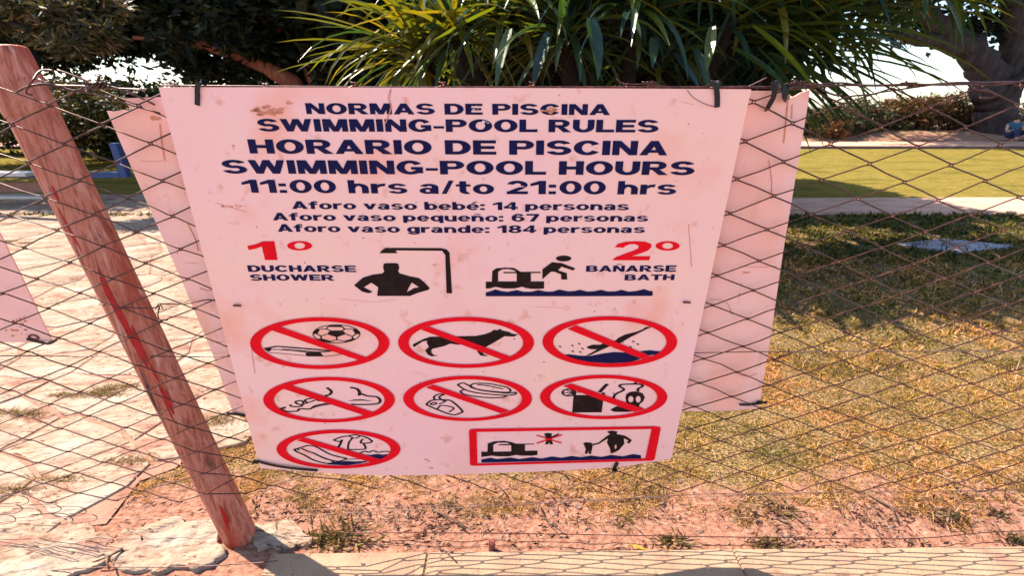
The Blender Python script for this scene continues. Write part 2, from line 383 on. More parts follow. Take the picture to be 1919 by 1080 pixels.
slab('flat_rock', [(478, 985), (520, 978), (575, 1000), (585, 1018), (540, 1030), (500, 1028), (478, 1010)], .020, 'small pale rock just right of the foot of the leaning post')

# ------------------------------------------------------------------ signs
def sm(t): t = max(0, min(1, t)); return t * t * (3 - 2 * t)
Y0 = 1.136
def Ys(X, Z):
    t = max(0, (1.62 - Z) / 1.24)
    b = sm((.56 - X) / .7) * (1 - .45 * sm((-.2 - X) / .4))
    return Y0 - .062 * t ** 1.8 * b
def on_sign(px, py, off=0.0):
    # where the view line meets the gently bowed board
    d = ray(px, py); Y = Y0
    for _ in range(8):
        k = Y / d.y; X = d.x * k; Z = CAMH + d.z * k; Y = Ys(X, Z)
    return Vector((X, Y - off, Z))
def edge_interp(pts, t):
    if t <= pts[0][0]: return pts[0][1]
    for (a, ya), (b, yb) in zip(pts, pts[1:]):
        if t <= b:
            u = (t - a) / (b - a); return ya + (yb - ya) * u
    return pts[-1][1]
bot = [(0, 878), (.05, 881), (.15, 887), (.28, 891.5), (.40, 891.5), (.55, 888), (.70, 884), (.80, 880), (.88, 875), (.95, 867), (1, 860)]
topx = (297, 1408); botx = (487, 1258)
front = empty('pool_rules_sign', on_sign(870, 885) + Vector((0, .01, 0)), 'front pink board of swimming-pool rules in navy lettering, zip-tied to the mesh', 'sign')
nx, ny = 48, 40
V = []; Fc = []
for side in (0, .0035):
    for j in range(ny + 1):
        v = j / ny
        for i in range(nx + 1):
            u = i / nx
            tx = topx[0] + (topx[1] - topx[0]) * u; ty = 163 + 4 * u - .8 * math.sin(u * 3.1)
            bx = botx[0] + (botx[1] - botx[0]) * u; by = edge_interp(bot, u)
            # equal steps in perspective are fine here
            p = on_sign(tx + (bx - tx) * v, ty + (by - ty) * v); p.y += side; V.append(p)
W_ = nx + 1; Nn = W_ * (ny + 1)
for j in range(ny):
    for i in range(nx):
        a = j * W_ + i; q = (a, a + W_, a + W_ + 1, a + 1); Fc.append(q); Fc.append(tuple(Nn + k for k in q[::-1]))
for i in range(nx):
    Fc.append((i, i + 1, Nn + i + 1, Nn + i)); a = ny * W_ + i; Fc.append((a + 1, a, Nn + a, Nn + a + 1))
for j in range(ny):
    a = j * W_; Fc.append((a + W_, a, Nn + a, Nn + a + W_)); a = j * W_ + nx; Fc.append((a, a + W_, Nn + a + W_, Nn + a))
mesh('panel', V, Fc, M['sign'], front, smooth=False)

def fill2d(polys):
    """even-odd filled 2D polygons -> (verts, faces) in 2D"""
    cu = bpy.data.curves.new('tmp', 'CURVE'); cu.dimensions = '2D'; cu.fill_mode = 'BOTH'
    dense = []
    for p in polys:
        q = []
        for i in range(len(p)):
            a, b = p[i], p[(i + 1) % len(p)]; k = max(1, int(math.hypot(a[0] - b[0], a[1] - b[1]) / 14))
            for t in range(k): q.append((a[0] + (b[0] - a[0]) * t / k, a[1] + (b[1] - a[1]) * t / k))
        dense.append(q)
    polys = dense
    for p in polys:
        s = cu.splines.new('POLY'); s.points.add(len(p) - 1)
        for k, q in enumerate(p): s.points[k].co = (q[0], q[1], 0, 1)
        s.use_cyclic_u = True
    ob = bpy.data.objects.new('tmp', cu); me = bpy.data.meshes.new_from_object(ob)
    V = [v.co.xy.copy() for v in me.vertices]; Fp = [tuple(p.vertices) for p in me.polygons]
    bpy.data.objects.remove(ob); bpy.data.curves.remove(cu); bpy.data.meshes.remove(me)
    return V, Fp
def printed(name, VF, mat, parent, off=.0012, mapper=on_sign):
    V, Fp = VF
    bm = bmesh.new(); vs_ = [bm.verts.new((v[0], v[1], 0)) for v in V]
    for f in Fp:
        try: bm.faces.new([vs_[k] for k in f])
        except ValueError: pass
    bmesh.ops.triangulate(bm, faces=bm.faces[:])
    for _ in range(5):
        es = [e for e in bm.edges if e.calc_length() > 22]
        if not es: break
        bmesh.ops.subdivide_edges(bm, edges=es, cuts=1); bmesh.ops.triangulate(bm, faces=[f for f in bm.faces if len(f.verts) > 3])
    bm.verts.index_update()
    V = [v.co.xy.copy() for v in bm.verts]; Fp = [tuple(v.index for v in f.verts) for f in bm.faces]; bm.free()
    P = [mapper(v[0], v[1], off) for v in V]
    o = mesh(name, P, Fp, mat, parent)
    # face the camera
    me = o.data
    if len(me.polygons) and sum(p.normal.y * p.area for p in me.polygons) > 0: me.flip_normals()
    return o
def merge(*vfs):
    V = []; Fp = []
    for v, f in vfs:
        k = len(V); V += list(v); Fp += [tuple(a + k for a in q) for q in f]
    return V, Fp
AX = .42                                   # print strokes look wider along the board than up it
def stroke(pts, w, closed=False):
    P = [Vector((p[0] * AX, p[1])) for p in pts]
    if len(P) > 2:
        Q = smooth_path([(p.x, p.y, 0) for p in (P + [P[0]] if closed else P)], 4); P = [Vector((q.x, q.y)) for q in Q]
    n = len(P); V = []; Fp = []
    for i, p in enumerate(P):
        t = P[min(i + 1, n - 1)] - P[max(i - 1, 0)]
        if t.length < 1e-6: t = Vector((1, 0))
        t.normalize(); nrm = Vector((-t.y, t.x)) * w / 2
        V += [Vector(((p + nrm).x / AX, (p + nrm).y)), Vector(((p - nrm).x / AX, (p - nrm).y))]
    for i in range(n - 1): Fp.append((2 * i, 2 * i + 1, 2 * i + 3, 2 * i + 2))
    return V, Fp
def ell(cx, cy, rx, ry, n=64): return [(cx + rx * math.cos(k * math.tau / n), cy + ry * math.sin(k * math.tau / n)) for k in range(n)]
def crop(ox, oy, s):
    return lambda pts: [(ox + x / s, oy + y / s) for x, y in pts]

# --- lettering
def Rc(x0, y0, x1, y1): return [(x0, y0), (x1, y0), (x1, y1), (x0, y1)]
def Ar(cx, cy, rx, ry, a0, a1, tx, ty, n=None):
    n = n or max(5, int(abs(a1 - a0) / 12)); o_ = []; i_ = []
    for k in range(n + 1):
        a = R(a0 + (a1 - a0) * k / n); o_.append((cx + rx * math.cos(a), cy + ry * math.sin(a))); i_.append((cx + (rx - tx) * math.cos(a), cy + (ry - ty) * math.sin(a)))
    return ('band', o_, i_)
sg = .27
def S_(w, h, tx=.26, ty=.19): return [Ar(.43 * w, .703 * h, .41 * w, .307 * h, 18, 270, tx, ty), Ar(.43 * w, .297 * h, .43 * w, .307 * h, 90, -165, tx, ty)]
ringo = lambda cx, rx=.37: Ar(cx, .37, rx, .385, 0, 360, .25, .17, 32)
tilde = lambda x, y: [(x, y), (x + .12, y + .09), (x + .25, y + .04), (x + .38, y + .10), (x + .38, y + .20), (x + .25, y + .13), (x + .12, y + .19), (x, y + .10)]
bowlP = [Rc(sg, .81, .50, 1), Rc(sg, .38, .50, .57), Ar(.50, .69, .34, .31, -90, 90, .26, .19)]
nN = [Rc(0, 0, .25, 1), Rc(.61, 0, .86, 1), [(0, 1), (.28, 1), (.86, 0), (.58, 0)]]
h_arch = [Ar(.385, .39, .365, .36, 0, 180, .25, .19), Rc(.50, 0, .75, .41)]
eE = [Ar(.38, .37, .38, .385, 5, 325, .24, .16), Rc(.14, .30, .74, .43)]
GL = {
 'H': (.86, [Rc(0, 0, sg, 1), Rc(.86 - sg, 0, .86, 1), Rc(sg, .39, .86 - sg, .61)]), 'N': (.86, nN), 'Ñ': (.86, nN + [tilde(.24, 1.07)]),
 'O': (.94, [Ar(.47, .5, .47, .515, 0, 360, .28, .2, 40)]), 'R': (.90, [Rc(0, 0, sg, 1)] + bowlP + [[(.34, .40), (.60, .42), (.92, 0), (.60, 0)]]),
 'P': (.84, [Rc(0, 0, sg, 1)] + bowlP), 'M': (1.0, [Rc(0, 0, .24, 1), Rc(.76, 0, 1, 1), [(.02, 1), (.33, 1), (.60, 0), (.39, 0)], [(.98, 1), (.67, 1), (.40, 0), (.61, 0)]]),
 'W': (1.26, [[(0, 1), (.26, 1), (.47, 0), (.22, 0)], [(.24, 0), (.47, 0), (.75, 1), (.51, 1)], [(.51, 1), (.75, 1), (1.03, 0), (.79, 0)], [(.79, 0), (1.04, 0), (1.26, 1), (1.0, 1)]]),
 'A': (.96, [[(0, 0), (.27, 0), (.61, 1), (.35, 1)], [(.96, 0), (.69, 0), (.35, 1), (.61, 1)], Rc(.2, .18, .76, .37)]), 'S': (.86, S_(1, 1)),
 'D': (.88, [Rc(0, 0, sg, 1), Ar(.42, .5, .46, .5, -90, 90, .28, .21), Rc(sg, 0, .42, .21), Rc(sg, .79, .42, 1)]), 'E': (.78, [Rc(0, 0, sg, 1), Rc(sg, 0, .79, .21), Rc(sg, .40, .73, .60), Rc(sg, .79, .78, 1)]),
 'I': (.27, [Rc(0, 0, .27, 1)]), 'C': (.90, [Ar(.47, .5, .47, .515, 32, 328, .28, .2)]), 'G': (.93, [Ar(.47, .5, .47, .515, 32, 320, .28, .2), Rc(.50, .34, .91, .54), Rc(.66, .08, .91, .50)]),
 'U': (.86, [Rc(0, .40, sg, 1), Rc(.86 - sg, .40, .86, 1), Ar(.43, .42, .43, .435, 180, 360, sg, .21)]), 'L': (.72, [Rc(0, 0, sg, 1), Rc(sg, 0, .73, .22)]),
 'B': (.87, [Rc(0, 0, sg, 1), Rc(sg, .82, .5, 1), Rc(sg, .42, .52, .59), Rc(sg, 0, .52, .2), Ar(.50, .75, .31, .25, -90, 90, .25, .18), Ar(.52, .30, .35, .30, -90, 90, .26, .2)]),
 'T': (.84, [Rc(0, .78, .84, 1), Rc(.28, 0, .56, .78)]), '-': (.42, [Rc(0, .27, .42, .46)]), ' ': (.30, []),
 'a': (.74, [Ar(.36, .50, .34, .25, 0, 165, .24, .16), Rc(.46, 0, .70, .51), Ar(.31, .225, .31, .235, 0, 360, .22, .14, 28)]), 'e': (.76, eE), 'é': (.76, eE + [[(.30, .82), (.48, 1.02), (.70, 1.02), (.44, .82)]]),
 'o': (.78, [ringo(.39, .39)]), 'r': (.55, [Rc(0, 0, .25, .74), [(.22, .36), (.22, .60), (.34, .73), (.56, .76), (.52, .55), (.38, .54), (.26, .44)]]), 's': (.72, S_(.84, .75, .23, .145)),
 'f': (.56, [Rc(.12, 0, .37, .78), Ar(.42, .76, .30, .25, 90, 180, .25, .17), Rc(.42, .84, .56, 1.01), Rc(0, .56, .54, .72)]), 'v': (.80, [[(0, .74), (.27, .74), (.52, 0), (.28, 0)], [(.80, .74), (.53, .74), (.28, 0), (.52, 0)]]),
 'b': (.79, [Rc(0, 0, .25, 1), ringo(.42)]), 'p': (.79, [Rc(0, -.22, .25, .74), ringo(.42)]), 'q': (.79, [Rc(.54, -.22, .79, .74), ringo(.37)]), 'd': (.79, [Rc(.54, 0, .79, 1), ringo(.37)]),
 'g': (.79, [ringo(.37), Rc(.54, 0, .79, .74), Ar(.40, .0, .39, .24, 185, 360, .25, .15)]), 'h': (.76, [Rc(0, 0, .25, 1)] + h_arch), 'n': (.76, [Rc(0, 0, .25, .74)] + h_arch), 'ñ': (.76, [Rc(0, 0, .25, .74)] + h_arch + [tilde(.18, .82)]),
 'u': (.76, [Rc(0, .32, .25, .74), Rc(.50, 0, .75, .74), Ar(.375, .34, .375, .355, 180, 360, .25, .18)]), 't': (.55, [Rc(.13, .22, .38, .95), Rc(0, .56, .54, .72), Ar(.42, .24, .29, .25, 180, 290, .25, .17)]),
 '1': (.60, [Rc(.30, 0, .57, 1), [(0, .60), (0, .79), (.34, 1), (.36, .74)]]), '0': (.82, [Ar(.41, .5, .41, .51, 0, 360, .25, .19, 36)]),
 '2': (.82, [Ar(.41, .69, .38, .32, -25, 170, .25, .19), [(.02, 0), (.02, .16), (.30, .40), (.48, .52), (.76, .56), (.62, .40), (.36, .19)], Rc(.02, 0, .80, .21)]),
 '4': (.84, [Rc(.45, 0, .70, 1), Rc(0, .20, .84, .40), [(0, .40), (0, .26), (.46, 1), (.62, 1), (.24, .40)]]), '6': (.83, [Ar(.42, .33, .40, .34, 0, 360, .25, .16, 32), Ar(.44, .5, .43, .51, 38, 215, .25, .18)]),
 '7': (.80, [Rc(.02, .79, .80, 1), [(.54, .80), (.80, .80), (.50, 0), (.22, 0)]]), '8': (.83, [Ar(.415, .74, .37, .27, 0, 360, .24, .16, 30), Ar(.415, .29, .41, .30, 0, 360, .25, .17, 30)]),
 ':': (.27, [Rc(0, 0, .27, .22), Rc(0, .5, .27, .72)]), '/': (.46, [[(0, 0), (.18, 0), (.46, 1), (.28, 1)]])}
def text_vf(txt, gap=.075):
    V = []; Fp = []; x = 0
    for ch in txt:
        wd, prims = GL[ch]
        for li, pr in enumerate(prims):
            k = len(V); lift = li * .00013
            if pr[0] == 'band':
                o_, i_ = pr[1], pr[2]; m_ = len(o_)
                V += [(x + a, b, lift) for a, b in o_] + [(x + a, b, lift) for a, b in i_]
                Fp += [(k + q, k + q + 1, k + m_ + q + 1, k + m_ + q) for q in range(m_ - 1)]
            else:
                V += [(x + a, b, lift) for a, b in pr]; Fp.append(tuple(range(k, k + len(pr))))
        x += wd + gap + (.05 if ch == ':' else 0)
    return V, Fp, x - gap
def letter_line(txt, x0, x1, base_l, cap_l, base_r, cap_r, mat='navy', bold=0, **kw):
    V, Fp, a1 = text_vf(txt)
    BL, BR, TL, TR = (on_sign(x0, base_l), on_sign(x1, base_r), on_sign(x0, cap_l), on_sign(x1, cap_r))
    P = []
    for x, y, lf in V:
        u = x / a1
        X = BL.x + (BR.x - BL.x) * u
        Zb = BL.z + (BR.z - BL.z) * u; Zt = TL.z + (TR.z - TL.z) * u
        Z = Zb + (Zt - Zb) * y
        P.append(Vector((X, Ys(X, Z) - .0010 - lf, Z)))
    o = mesh('lettering', P, Fp, M[mat], front); me = o.data
    bm = bmesh.new(); bm.from_mesh(me)
    fl_ = [f for f in bm.faces if f.normal.y > 0]
    if fl_: bmesh.ops.reverse_faces(bm, faces=fl_)
    bm.to_mesh(me); bm.free()
    return o
letter_line('NORMAS DE PISCINA', 575, 1143, 213.5, 193, 215.5, 195)
letter_line('SWIMMING-POOL RULES', 485, 1233, 246, 222.5, 248, 224.5)
letter_line('HORARIO DE PISCINA', 469, 1250, 287.5, 261, 291, 264)
letter_line('SWIMMING-POOL HOURS', 419, 1300, 325, 299.5, 328, 302.5)
letter_line('11:00 hrs a/to 21:00 hrs', 457, 1266, 361, 336.5, 364.5, 339.5, bold=.022)
letter_line('Aforo vaso bebé: 14 personas', 548, 1178, 391.5, 377, 393.8, 379, bold=.018)
letter_line('Aforo vaso pequeño: 67 personas', 512, 1214, 413, 398.8, 415, 401, bold=.018)
letter_line('Aforo vaso grande: 184 personas', 521, 1208, 434.3, 420, 436.3, 422.5, bold=.018)
letter_line('DUCHARSE', 466, 668, 509.5, 497.5, 510, 498, bold=.018)
letter_line('SHOWER', 470, 627, 526, 514.5, 526, 515, bold=.018)
letter_line('BAÑARSE', 1098, 1266, 509.3, 498, 509.3, 497.5, bold=.018)
letter_line('BATH', 1170, 1263, 525.5, 514.7, 525, 514.5, bold=.018)
A = crop(400, 430, 4.154); B = crop(860, 430, 4.154)
def num(polys): printed('number_print', fill2d(polys), M['red'], front)
num([A([(265, 128), (330, 115), (385, 92), (475, 90), (500, 238), (403, 238), (378, 132), (330, 150), (275, 160)]),
     A(ell(672, 127, 97, 37, 40)), A(ell(672, 127, 42, 24, 32))])
num([B([(1195, 240), (1215, 218), (1290, 188), (1350, 168), (1395, 148), (1400, 128), (1370, 114), (1330, 115), (1295, 128), (1280, 142), (1212, 138), (1240, 110), (1300, 95), (1380, 91), (1450, 95), (1495, 112), (1498, 138), (1470, 165), (1410, 188), (1345, 208), (1490, 208), (1480, 240)]),
     B(ell(1624, 128, 94, 37, 40)), B(ell(1624, 128, 42, 23, 32))])

# --- pictograms
def picto(name, label, brown=(), blue=(), redp=(), parent=front, kids=True):
    """first non-empty layer becomes the part, the others its sub-parts"""
    root = None
    for vf, mat, nm, off in ((redp, 'red', name, .0022), (brown, 'brown', name if not redp else 'drawing', .0012), (blue, 'navy', 'water', .0016)):
        if not vf: continue
        o = printed(nm if root else name, merge(*vf), M[mat], root or parent, off)
        if root is None: root = o; o['label'] = label
    return root
# shower
picto('shower_pictogram', 'brown print of a bather under a shower head', brown=[
    fill2d([A([(1325, 268), (1345, 262), (1420, 262), (1440, 268), (1447, 300), (1438, 325), (1450, 342), (1530, 365), (1600, 378), (1640, 410), (1683, 455), (1675, 470), (1590, 495), (1530, 518), (1275, 518), (1283, 450), (1230, 415), (1170, 450), (1240, 486), (1210, 497), (1160, 485), (1095, 435), (1165, 375), (1240, 352), (1318, 342), (1330, 325), (1322, 300)]),
            A([(1545, 413), (1520, 455), (1505, 490), (1540, 470), (1560, 457), (1600, 450)])]),
    fill2d([A([(1340, 143), (1770, 145), (1815, 155), (1838, 180), (1858, 497), (1815, 497), (1805, 200), (1780, 166), (1418, 163), (1432, 185), (1292, 185), (1310, 165)])])])
lad = [B([(210, 460), (210, 407), (257, 407), (260, 325), (290, 303), (360, 297), (430, 300), (480, 330), (635, 330), (635, 340), (560, 340), (560, 405), (663, 405), (663, 460), (620, 463), (560, 463), (490, 447), (430, 460), (350, 460), (285, 447), (240, 460)]),
       B([(305, 405), (305, 330), (335, 312), (380, 308), (430, 318), (447, 331), (347, 331), (347, 341), (450, 341), (450, 405)])]
picto('bathing_pictogram', 'brown print of a bather diving off a pool ladder over blue waves', brown=[fill2d(lad), fill2d([B(ell(815, 226, 60, 23, 24))]),
    fill2d([B([(725, 255), (800, 262), (905, 303), (890, 320), (800, 290), (770, 318), (840, 340), (843, 390), (797, 390), (795, 350), (740, 328), (715, 330), (650, 388), (650, 310)])])],
    blue=[fill2d([B([(210, 520), (210, 490), (250, 480), (285, 467), (330, 480), (380, 486), (450, 473), (500, 485), (560, 486), (620, 472), (680, 485), (730, 484), (782, 468), (850, 482), (900, 480), (940, 470), (1000, 484), (1050, 482), (1105, 470), (1160, 484), (1220, 482), (1265, 470), (1320, 485), (1380, 480), (1440, 465), (1480, 478), (1508, 482), (1506, 517), (1180, 519), (860, 520), (530, 520)])])])

def ring(o, i, dg):
    ox0, ox1, oy0, oy1 = o; ix0, ix1, iy0, iy1 = i
    vf = fill2d([ell((ox0 + ox1) / 2, (oy0 + oy1) / 2, (ox1 - ox0) / 2, (oy1 - oy0) / 2, 96), ell((ix0 + ix1) / 2, (iy0 + iy1) / 2, (ix1 - ix0) / 2, (iy1 - iy0) / 2, 96)])
    # long bar cut into short pieces so that it follows the board
    (a, b, c, d) = dg; V = []; Fp = []; n = 14
    for k in range(n + 1):
        t = k / n; V += [(a[0] + (d[0] - a[0]) * t, a[1] + (d[1] - a[1]) * t), (b[0] + (c[0] - b[0]) * t, b[1] + (c[1] - b[1]) * t)]
    for k in range(n): Fp.append((2 * k, 2 * k + 1, 2 * k + 3, 2 * k + 2))
    return [vf, (V, Fp)]
def prohibition(label, rings, brown, blue=()):
    r = printed('prohibition_symbol', rings[0], M['red'], front, .0026); r['label'] = label
    printed('bar', rings[1], M['red'], r, .0030)
    printed('drawing', merge(*brown), M['brown'], r, .0012)
    if blue: printed('water', merge(*blue), M['navy'], r, .0018)
SB = crop(460, 585, 6.397)
prohibition('red no-ball-games symbol with a football and airbed', ring((469.4, 730.2, 594.4, 691.6), (489.7, 710, 601.9, 684.3), SB([(310, 212), (425, 172), (1470, 545), (1370, 578)])), [
    fill2d([SB(ell(1092, 262, 287, 112)), SB(ell(1092, 262, 275, 104))]),
    fill2d([SB([(1015, 222), (1165, 222), (1207, 262), (1095, 302), (978, 265)])]), fill2d([SB([(988, 178), (1010, 153), (1150, 153), (1168, 180)])]),
    fill2d([SB([(805, 255), (850, 205), (897, 205), (862, 264), (815, 262)])]), fill2d([SB([(1280, 203), (1330, 203), (1378, 250), (1368, 264), (1320, 264)])]),
    fill2d([SB([(868, 318), (920, 320), (1032, 350), (1026, 366), (940, 352)])]), fill2d([SB([(1178, 350), (1290, 316), (1332, 320), (1270, 352), (1190, 366)])])] +
    [stroke(SB(p), 1.1) for p in ([(895, 207), (970, 205), (1015, 222)], [(970, 205), (990, 175)], [(1165, 178), (1190, 205)], [(1190, 205), (1165, 222)], [(1190, 205), (1280, 205)], [(860, 262), (905, 285), (980, 265)], [(905, 285), (910, 322)], [(1320, 262), (1280, 290), (1205, 262)], [(1280, 290), (1285, 318)], [(1095, 300), (1095, 335)], [(1030, 350), (1095, 335), (1180, 350)])] +
    [fill2d([SB([(220, 432), (370, 405), (560, 418), (1052, 460), (990, 468), (560, 434), (380, 418), (300, 432), (322, 446), (280, 476), (250, 462)])]),
     stroke(SB([(440, 447), (640, 462), (870, 480), (1050, 466)]), 1.6), stroke(SB([(280, 485), (520, 505), (720, 524)]), .8),
     fill2d([SB([(735, 482), (900, 486), (937, 532), (740, 532), (718, 508)])]), stroke(SB([(935, 533), (1040, 525), (1150, 505)]), .9), stroke(SB([(320, 446), (560, 462), (735, 484)]), 1.0)])
D = crop(740, 585, 7.107)
prohibition('red no-dogs symbol with a dark dog', ring((746.3, 1000.7, 593.7, 689.4), (766.3, 980.3, 601.6, 682.4), D([(350, 230), (458, 188), (1545, 590), (1430, 632)])), [
    fill2d([D([(240, 430), (380, 360), (470, 330), (700, 325), (1080, 318), (1200, 295), (1280, 265), (1320, 235), (1365, 242), (1400, 223), (1430, 245), (1520, 265), (1560, 288), (1640, 300), (1585, 327), (1460, 322), (1380, 370), (1320, 405), (1220, 460), (1170, 480), (1165, 540), (1190, 568), (1250, 578), (1200, 587), (1140, 578), (1100, 530), (1090, 480), (950, 435), (820, 433), (740, 420), (650, 455), (500, 490), (485, 510), (490, 545), (520, 573), (578, 581), (490, 590), (440, 568), (403, 508), (455, 465), (425, 410), (430, 380), (370, 392), (260, 464), (243, 455)])])])
E = crop(1000, 585, 6.617)
drops = [(325, 430), (480, 420), (565, 397), (605, 458), (485, 490), (577, 500), (1235, 370), (1290, 402), (1200, 435)]
prohibition('red no-diving symbol with a diver over blue water', ring((1016.6, 1268.7, 592.3, 688.2), (1036.7, 1248.6, 600.1, 680.5), E([(420, 207), (525, 158), (1455, 545), (1345, 582)])), [
    fill2d([E([(1475, 182), (1390, 186), (1350, 216), (1280, 243), (1130, 280), (1060, 315), (1010, 355), (930, 392), (855, 392), (830, 405), (730, 405), (670, 425), (655, 440), (700, 460), (790, 463), (645, 545), (700, 535), (840, 470), (930, 430), (1080, 382), (1200, 310), (1330, 247), (1410, 207)])])] +
    [fill2d([E([(x - 22, y - 8), (x + 8, y - 14), (x + 18, y + 12)])]) for x, y in drops],
    [fill2d([E([(365, 532), (440, 523), (560, 540), (700, 545), (850, 515), (1000, 495), (1180, 505), (1345, 572), (1200, 618), (950, 632), (700, 618), (500, 580)])]),
     fill2d([E([(1320, 485), (1440, 473), (1585, 490), (1510, 525), (1430, 535)])])])
G = crop(500, 700, 5.685)
prohibition('red symbol with line-drawn bare feet', ring((493.9, 740.2, 706.2, 791.7), (513.9, 720.9, 712.9, 785.6), crop(400, 640, 4.154)([(545, 366), (612, 340), (1250, 550), (1185, 577)])), [
    stroke(G([(640, 152), (688, 190), (675, 222), (620, 242)]), 2.4), stroke(G([(890, 150), (960, 165), (988, 200), (985, 238)]), 2.6),
    stroke(G([(990, 210), (1070, 240), (1170, 250), (1210, 290), (1170, 325), (1000, 333), (900, 328)]), 2.2),
    fill2d([G([(868, 294), (930, 280), (1020, 278), (1132, 298), (1020, 290), (930, 292)])]),
    stroke(G([(150, 372), (175, 392), (230, 408), (330, 400), (350, 378), (460, 380), (520, 345), (680, 315)]), 2.0),
    stroke(G([(150, 372), (200, 360), (180, 378)]), 1.4), stroke(G([(440, 385), (560, 348), (690, 328)]), 1.2),
    stroke(G([(250, 332), (265, 352), (330, 356), (380, 345), (320, 322), (310, 300), (370, 292), (392, 318), (372, 338)]), 1.8),
    stroke(G([(430, 310), (405, 290), (440, 272), (520, 266)]), 1.8), stroke(G([(400, 325), (480, 300), (520, 285), (575, 297)]), 1.5)])
H_ = crop(730, 585, 5.025)
prohibition('red no-food symbol with a drink can and hot dog', ring((755.9, 997, 704, 789), (775.4, 977.8, 710.8, 783.4), H_([(345, 710), (412, 680), (1130, 925), (1050, 952)])), [
    stroke(H_([(800, 672), (930, 675), (1090, 705), (1140, 738), (1100, 757), (900, 740), (780, 715), (765, 690)]), 1.7, True), stroke(H_([(825, 684), (920, 694), (1070, 725)]), 1.4),
    stroke(H_([(640, 685), (690, 668), (745, 690), (850, 735), (1110, 765), (1185, 755), (1178, 777), (1080, 785), (850, 765), (720, 735)]), 1.7, True),
    stroke(H_([(700, 735), (668, 748), (720, 780), (900, 805), (1060, 805), (1105, 785)]), 1.7),
    stroke(H_([(345, 872), (400, 832), (540, 828), (600, 850), (685, 930), (665, 952), (590, 968), (440, 915)]), 1.8, True),
    stroke(H_([(430, 830), (418, 800), (460, 775), (512, 778), (478, 792), (472, 812), (520, 840)]), 1.7), stroke(H_([(385, 862), (430, 852), (440, 866), (400, 874)]), 1.5, True),
    stroke(H_([(452, 912), (492, 880), (605, 903), (560, 942)]), 1.5), stroke(H_([(465, 870), (540, 835)]), 1.4)])
K = crop(1010, 695, 7.68)
prohibition('red no-glass symbol with a dark tumbler and a jar', ring((1012, 1250.2, 702.2, 785.5), (1030.8, 1231.4, 708.9, 779.6), K([(345, 217), (465, 178), (1520, 548), (1370, 590)])), [
    fill2d([K([(497, 352), (720, 352), (925, 425), (902, 600), (478, 602)])]), stroke(K([(985, 190), (930, 245), (872, 310)]), 3.0), stroke(K([(928, 315), (925, 350)]), 2.4),
    stroke(K(ell(430, 315, 92, 50, 16)), 1.7, True), stroke(K([(345, 318), (500, 318)]), 1.2), stroke(K([(390, 275), (500, 318)]), 1.2), stroke(K([(460, 268), (500, 318)]), 1.2), stroke(K([(400, 358), (500, 318)]), 1.2),
    stroke(K([(500, 318), (506, 355)]), 3), stroke(K([(500, 315), (560, 310), (620, 315)]), 1.2),
    stroke(K([(1070, 402), (1100, 340), (1200, 290), (1220, 262), (1160, 225), (1205, 198), (1440, 195), (1492, 222), (1425, 262), (1432, 300)]), 2.2),
    fill2d([K([(1345, 192), (1385, 163), (1415, 175), (1400, 192)])]),
    fill2d([K([(1245, 385), (1260, 335), (1310, 306), (1400, 297), (1490, 325), (1523, 380), (1500, 440), (1450, 480), (1440, 512), (1515, 548), (1400, 580), (1310, 490), (1255, 455)]), K(ell(1322, 412, 38, 46, 24)), K(ell(1428, 412, 36, 48, 24))]),
    fill2d([K([(1028, 565), (1055, 545), (1115, 512), (1230, 530), (1355, 583), (1300, 594), (1080, 592)])])])
CL = crop(500, 700, 5.685)
prohibition('red symbol with trousers and a shirt over blue water', ring((518.8, 750.7, 805, 878.2), (537.3, 732.2, 811.7, 872.4), CL([(325, 710), (398, 680), (1215, 912), (1110, 945)])), [
    stroke(CL([(290, 812), (370, 790), (440, 770), (530, 785), (680, 865), (852, 907)]), 1.7), stroke(CL([(852, 907), (760, 938), (620, 905), (500, 850)]), 1.5),
    stroke(CL([(290, 812), (325, 838), (400, 870), (500, 925), (640, 960), (712, 940), (600, 900), (500, 850)]), 1.7), stroke(CL([(370, 800), (440, 832), (500, 850)]), 1.6), stroke(CL([(300, 818), (330, 805), (345, 820)]), 1.3),
    stroke(CL([(710, 712), (790, 680), (870, 668), (940, 656), (1000, 668), (1060, 682), (1122, 728), (1040, 746), (1000, 737), (1022, 700)]), 1.7), stroke(CL([(710, 712), (775, 728), (802, 708)]), 1.6),
    stroke(CL([(802, 708), (785, 750), (762, 790)]), 2.0), stroke(CL([(915, 688), (875, 740), (865, 808)]), 1.6), stroke(CL([(865, 812), (980, 812), (1052, 802), (1030, 746)]), 1.7), stroke(CL([(880, 672), (940, 692), (990, 674)]), 1.3),
    stroke(CL([(980, 857), (1045, 830), (1090, 842), (1130, 825), (1190, 842), (1245, 832), (1312, 836)]), 1.6), stroke(CL([(820, 920), (960, 912), (1080, 920)]), 1.1)],
    [fill2d([CL([(1050, 862), (1100, 870), (1180, 860), (1240, 868), (1315, 858), (1280, 885), (1210, 912)])]), fill2d([CL([(640, 968), (710, 945), (830, 935), (960, 940), (1115, 930), (1000, 958), (850, 978)])])])
BX = crop(870, 790, 5.05)
bxo = [(45, 85), (60, 72), (120, 68), (1800, 44), (1850, 50), (1858, 65), (1800, 355), (1780, 370), (110, 418), (62, 415), (55, 400)]
bo = printed('warning_panel', fill2d([BX(bxo), BX([(118, 98), (640, 89), (1200, 80), (1772, 70), (1712, 350), (1200, 365), (640, 382), (125, 397)])]), M['red'], front, .0026)
bo['label'] = 'red framed print of an adult holding a child by the pool'
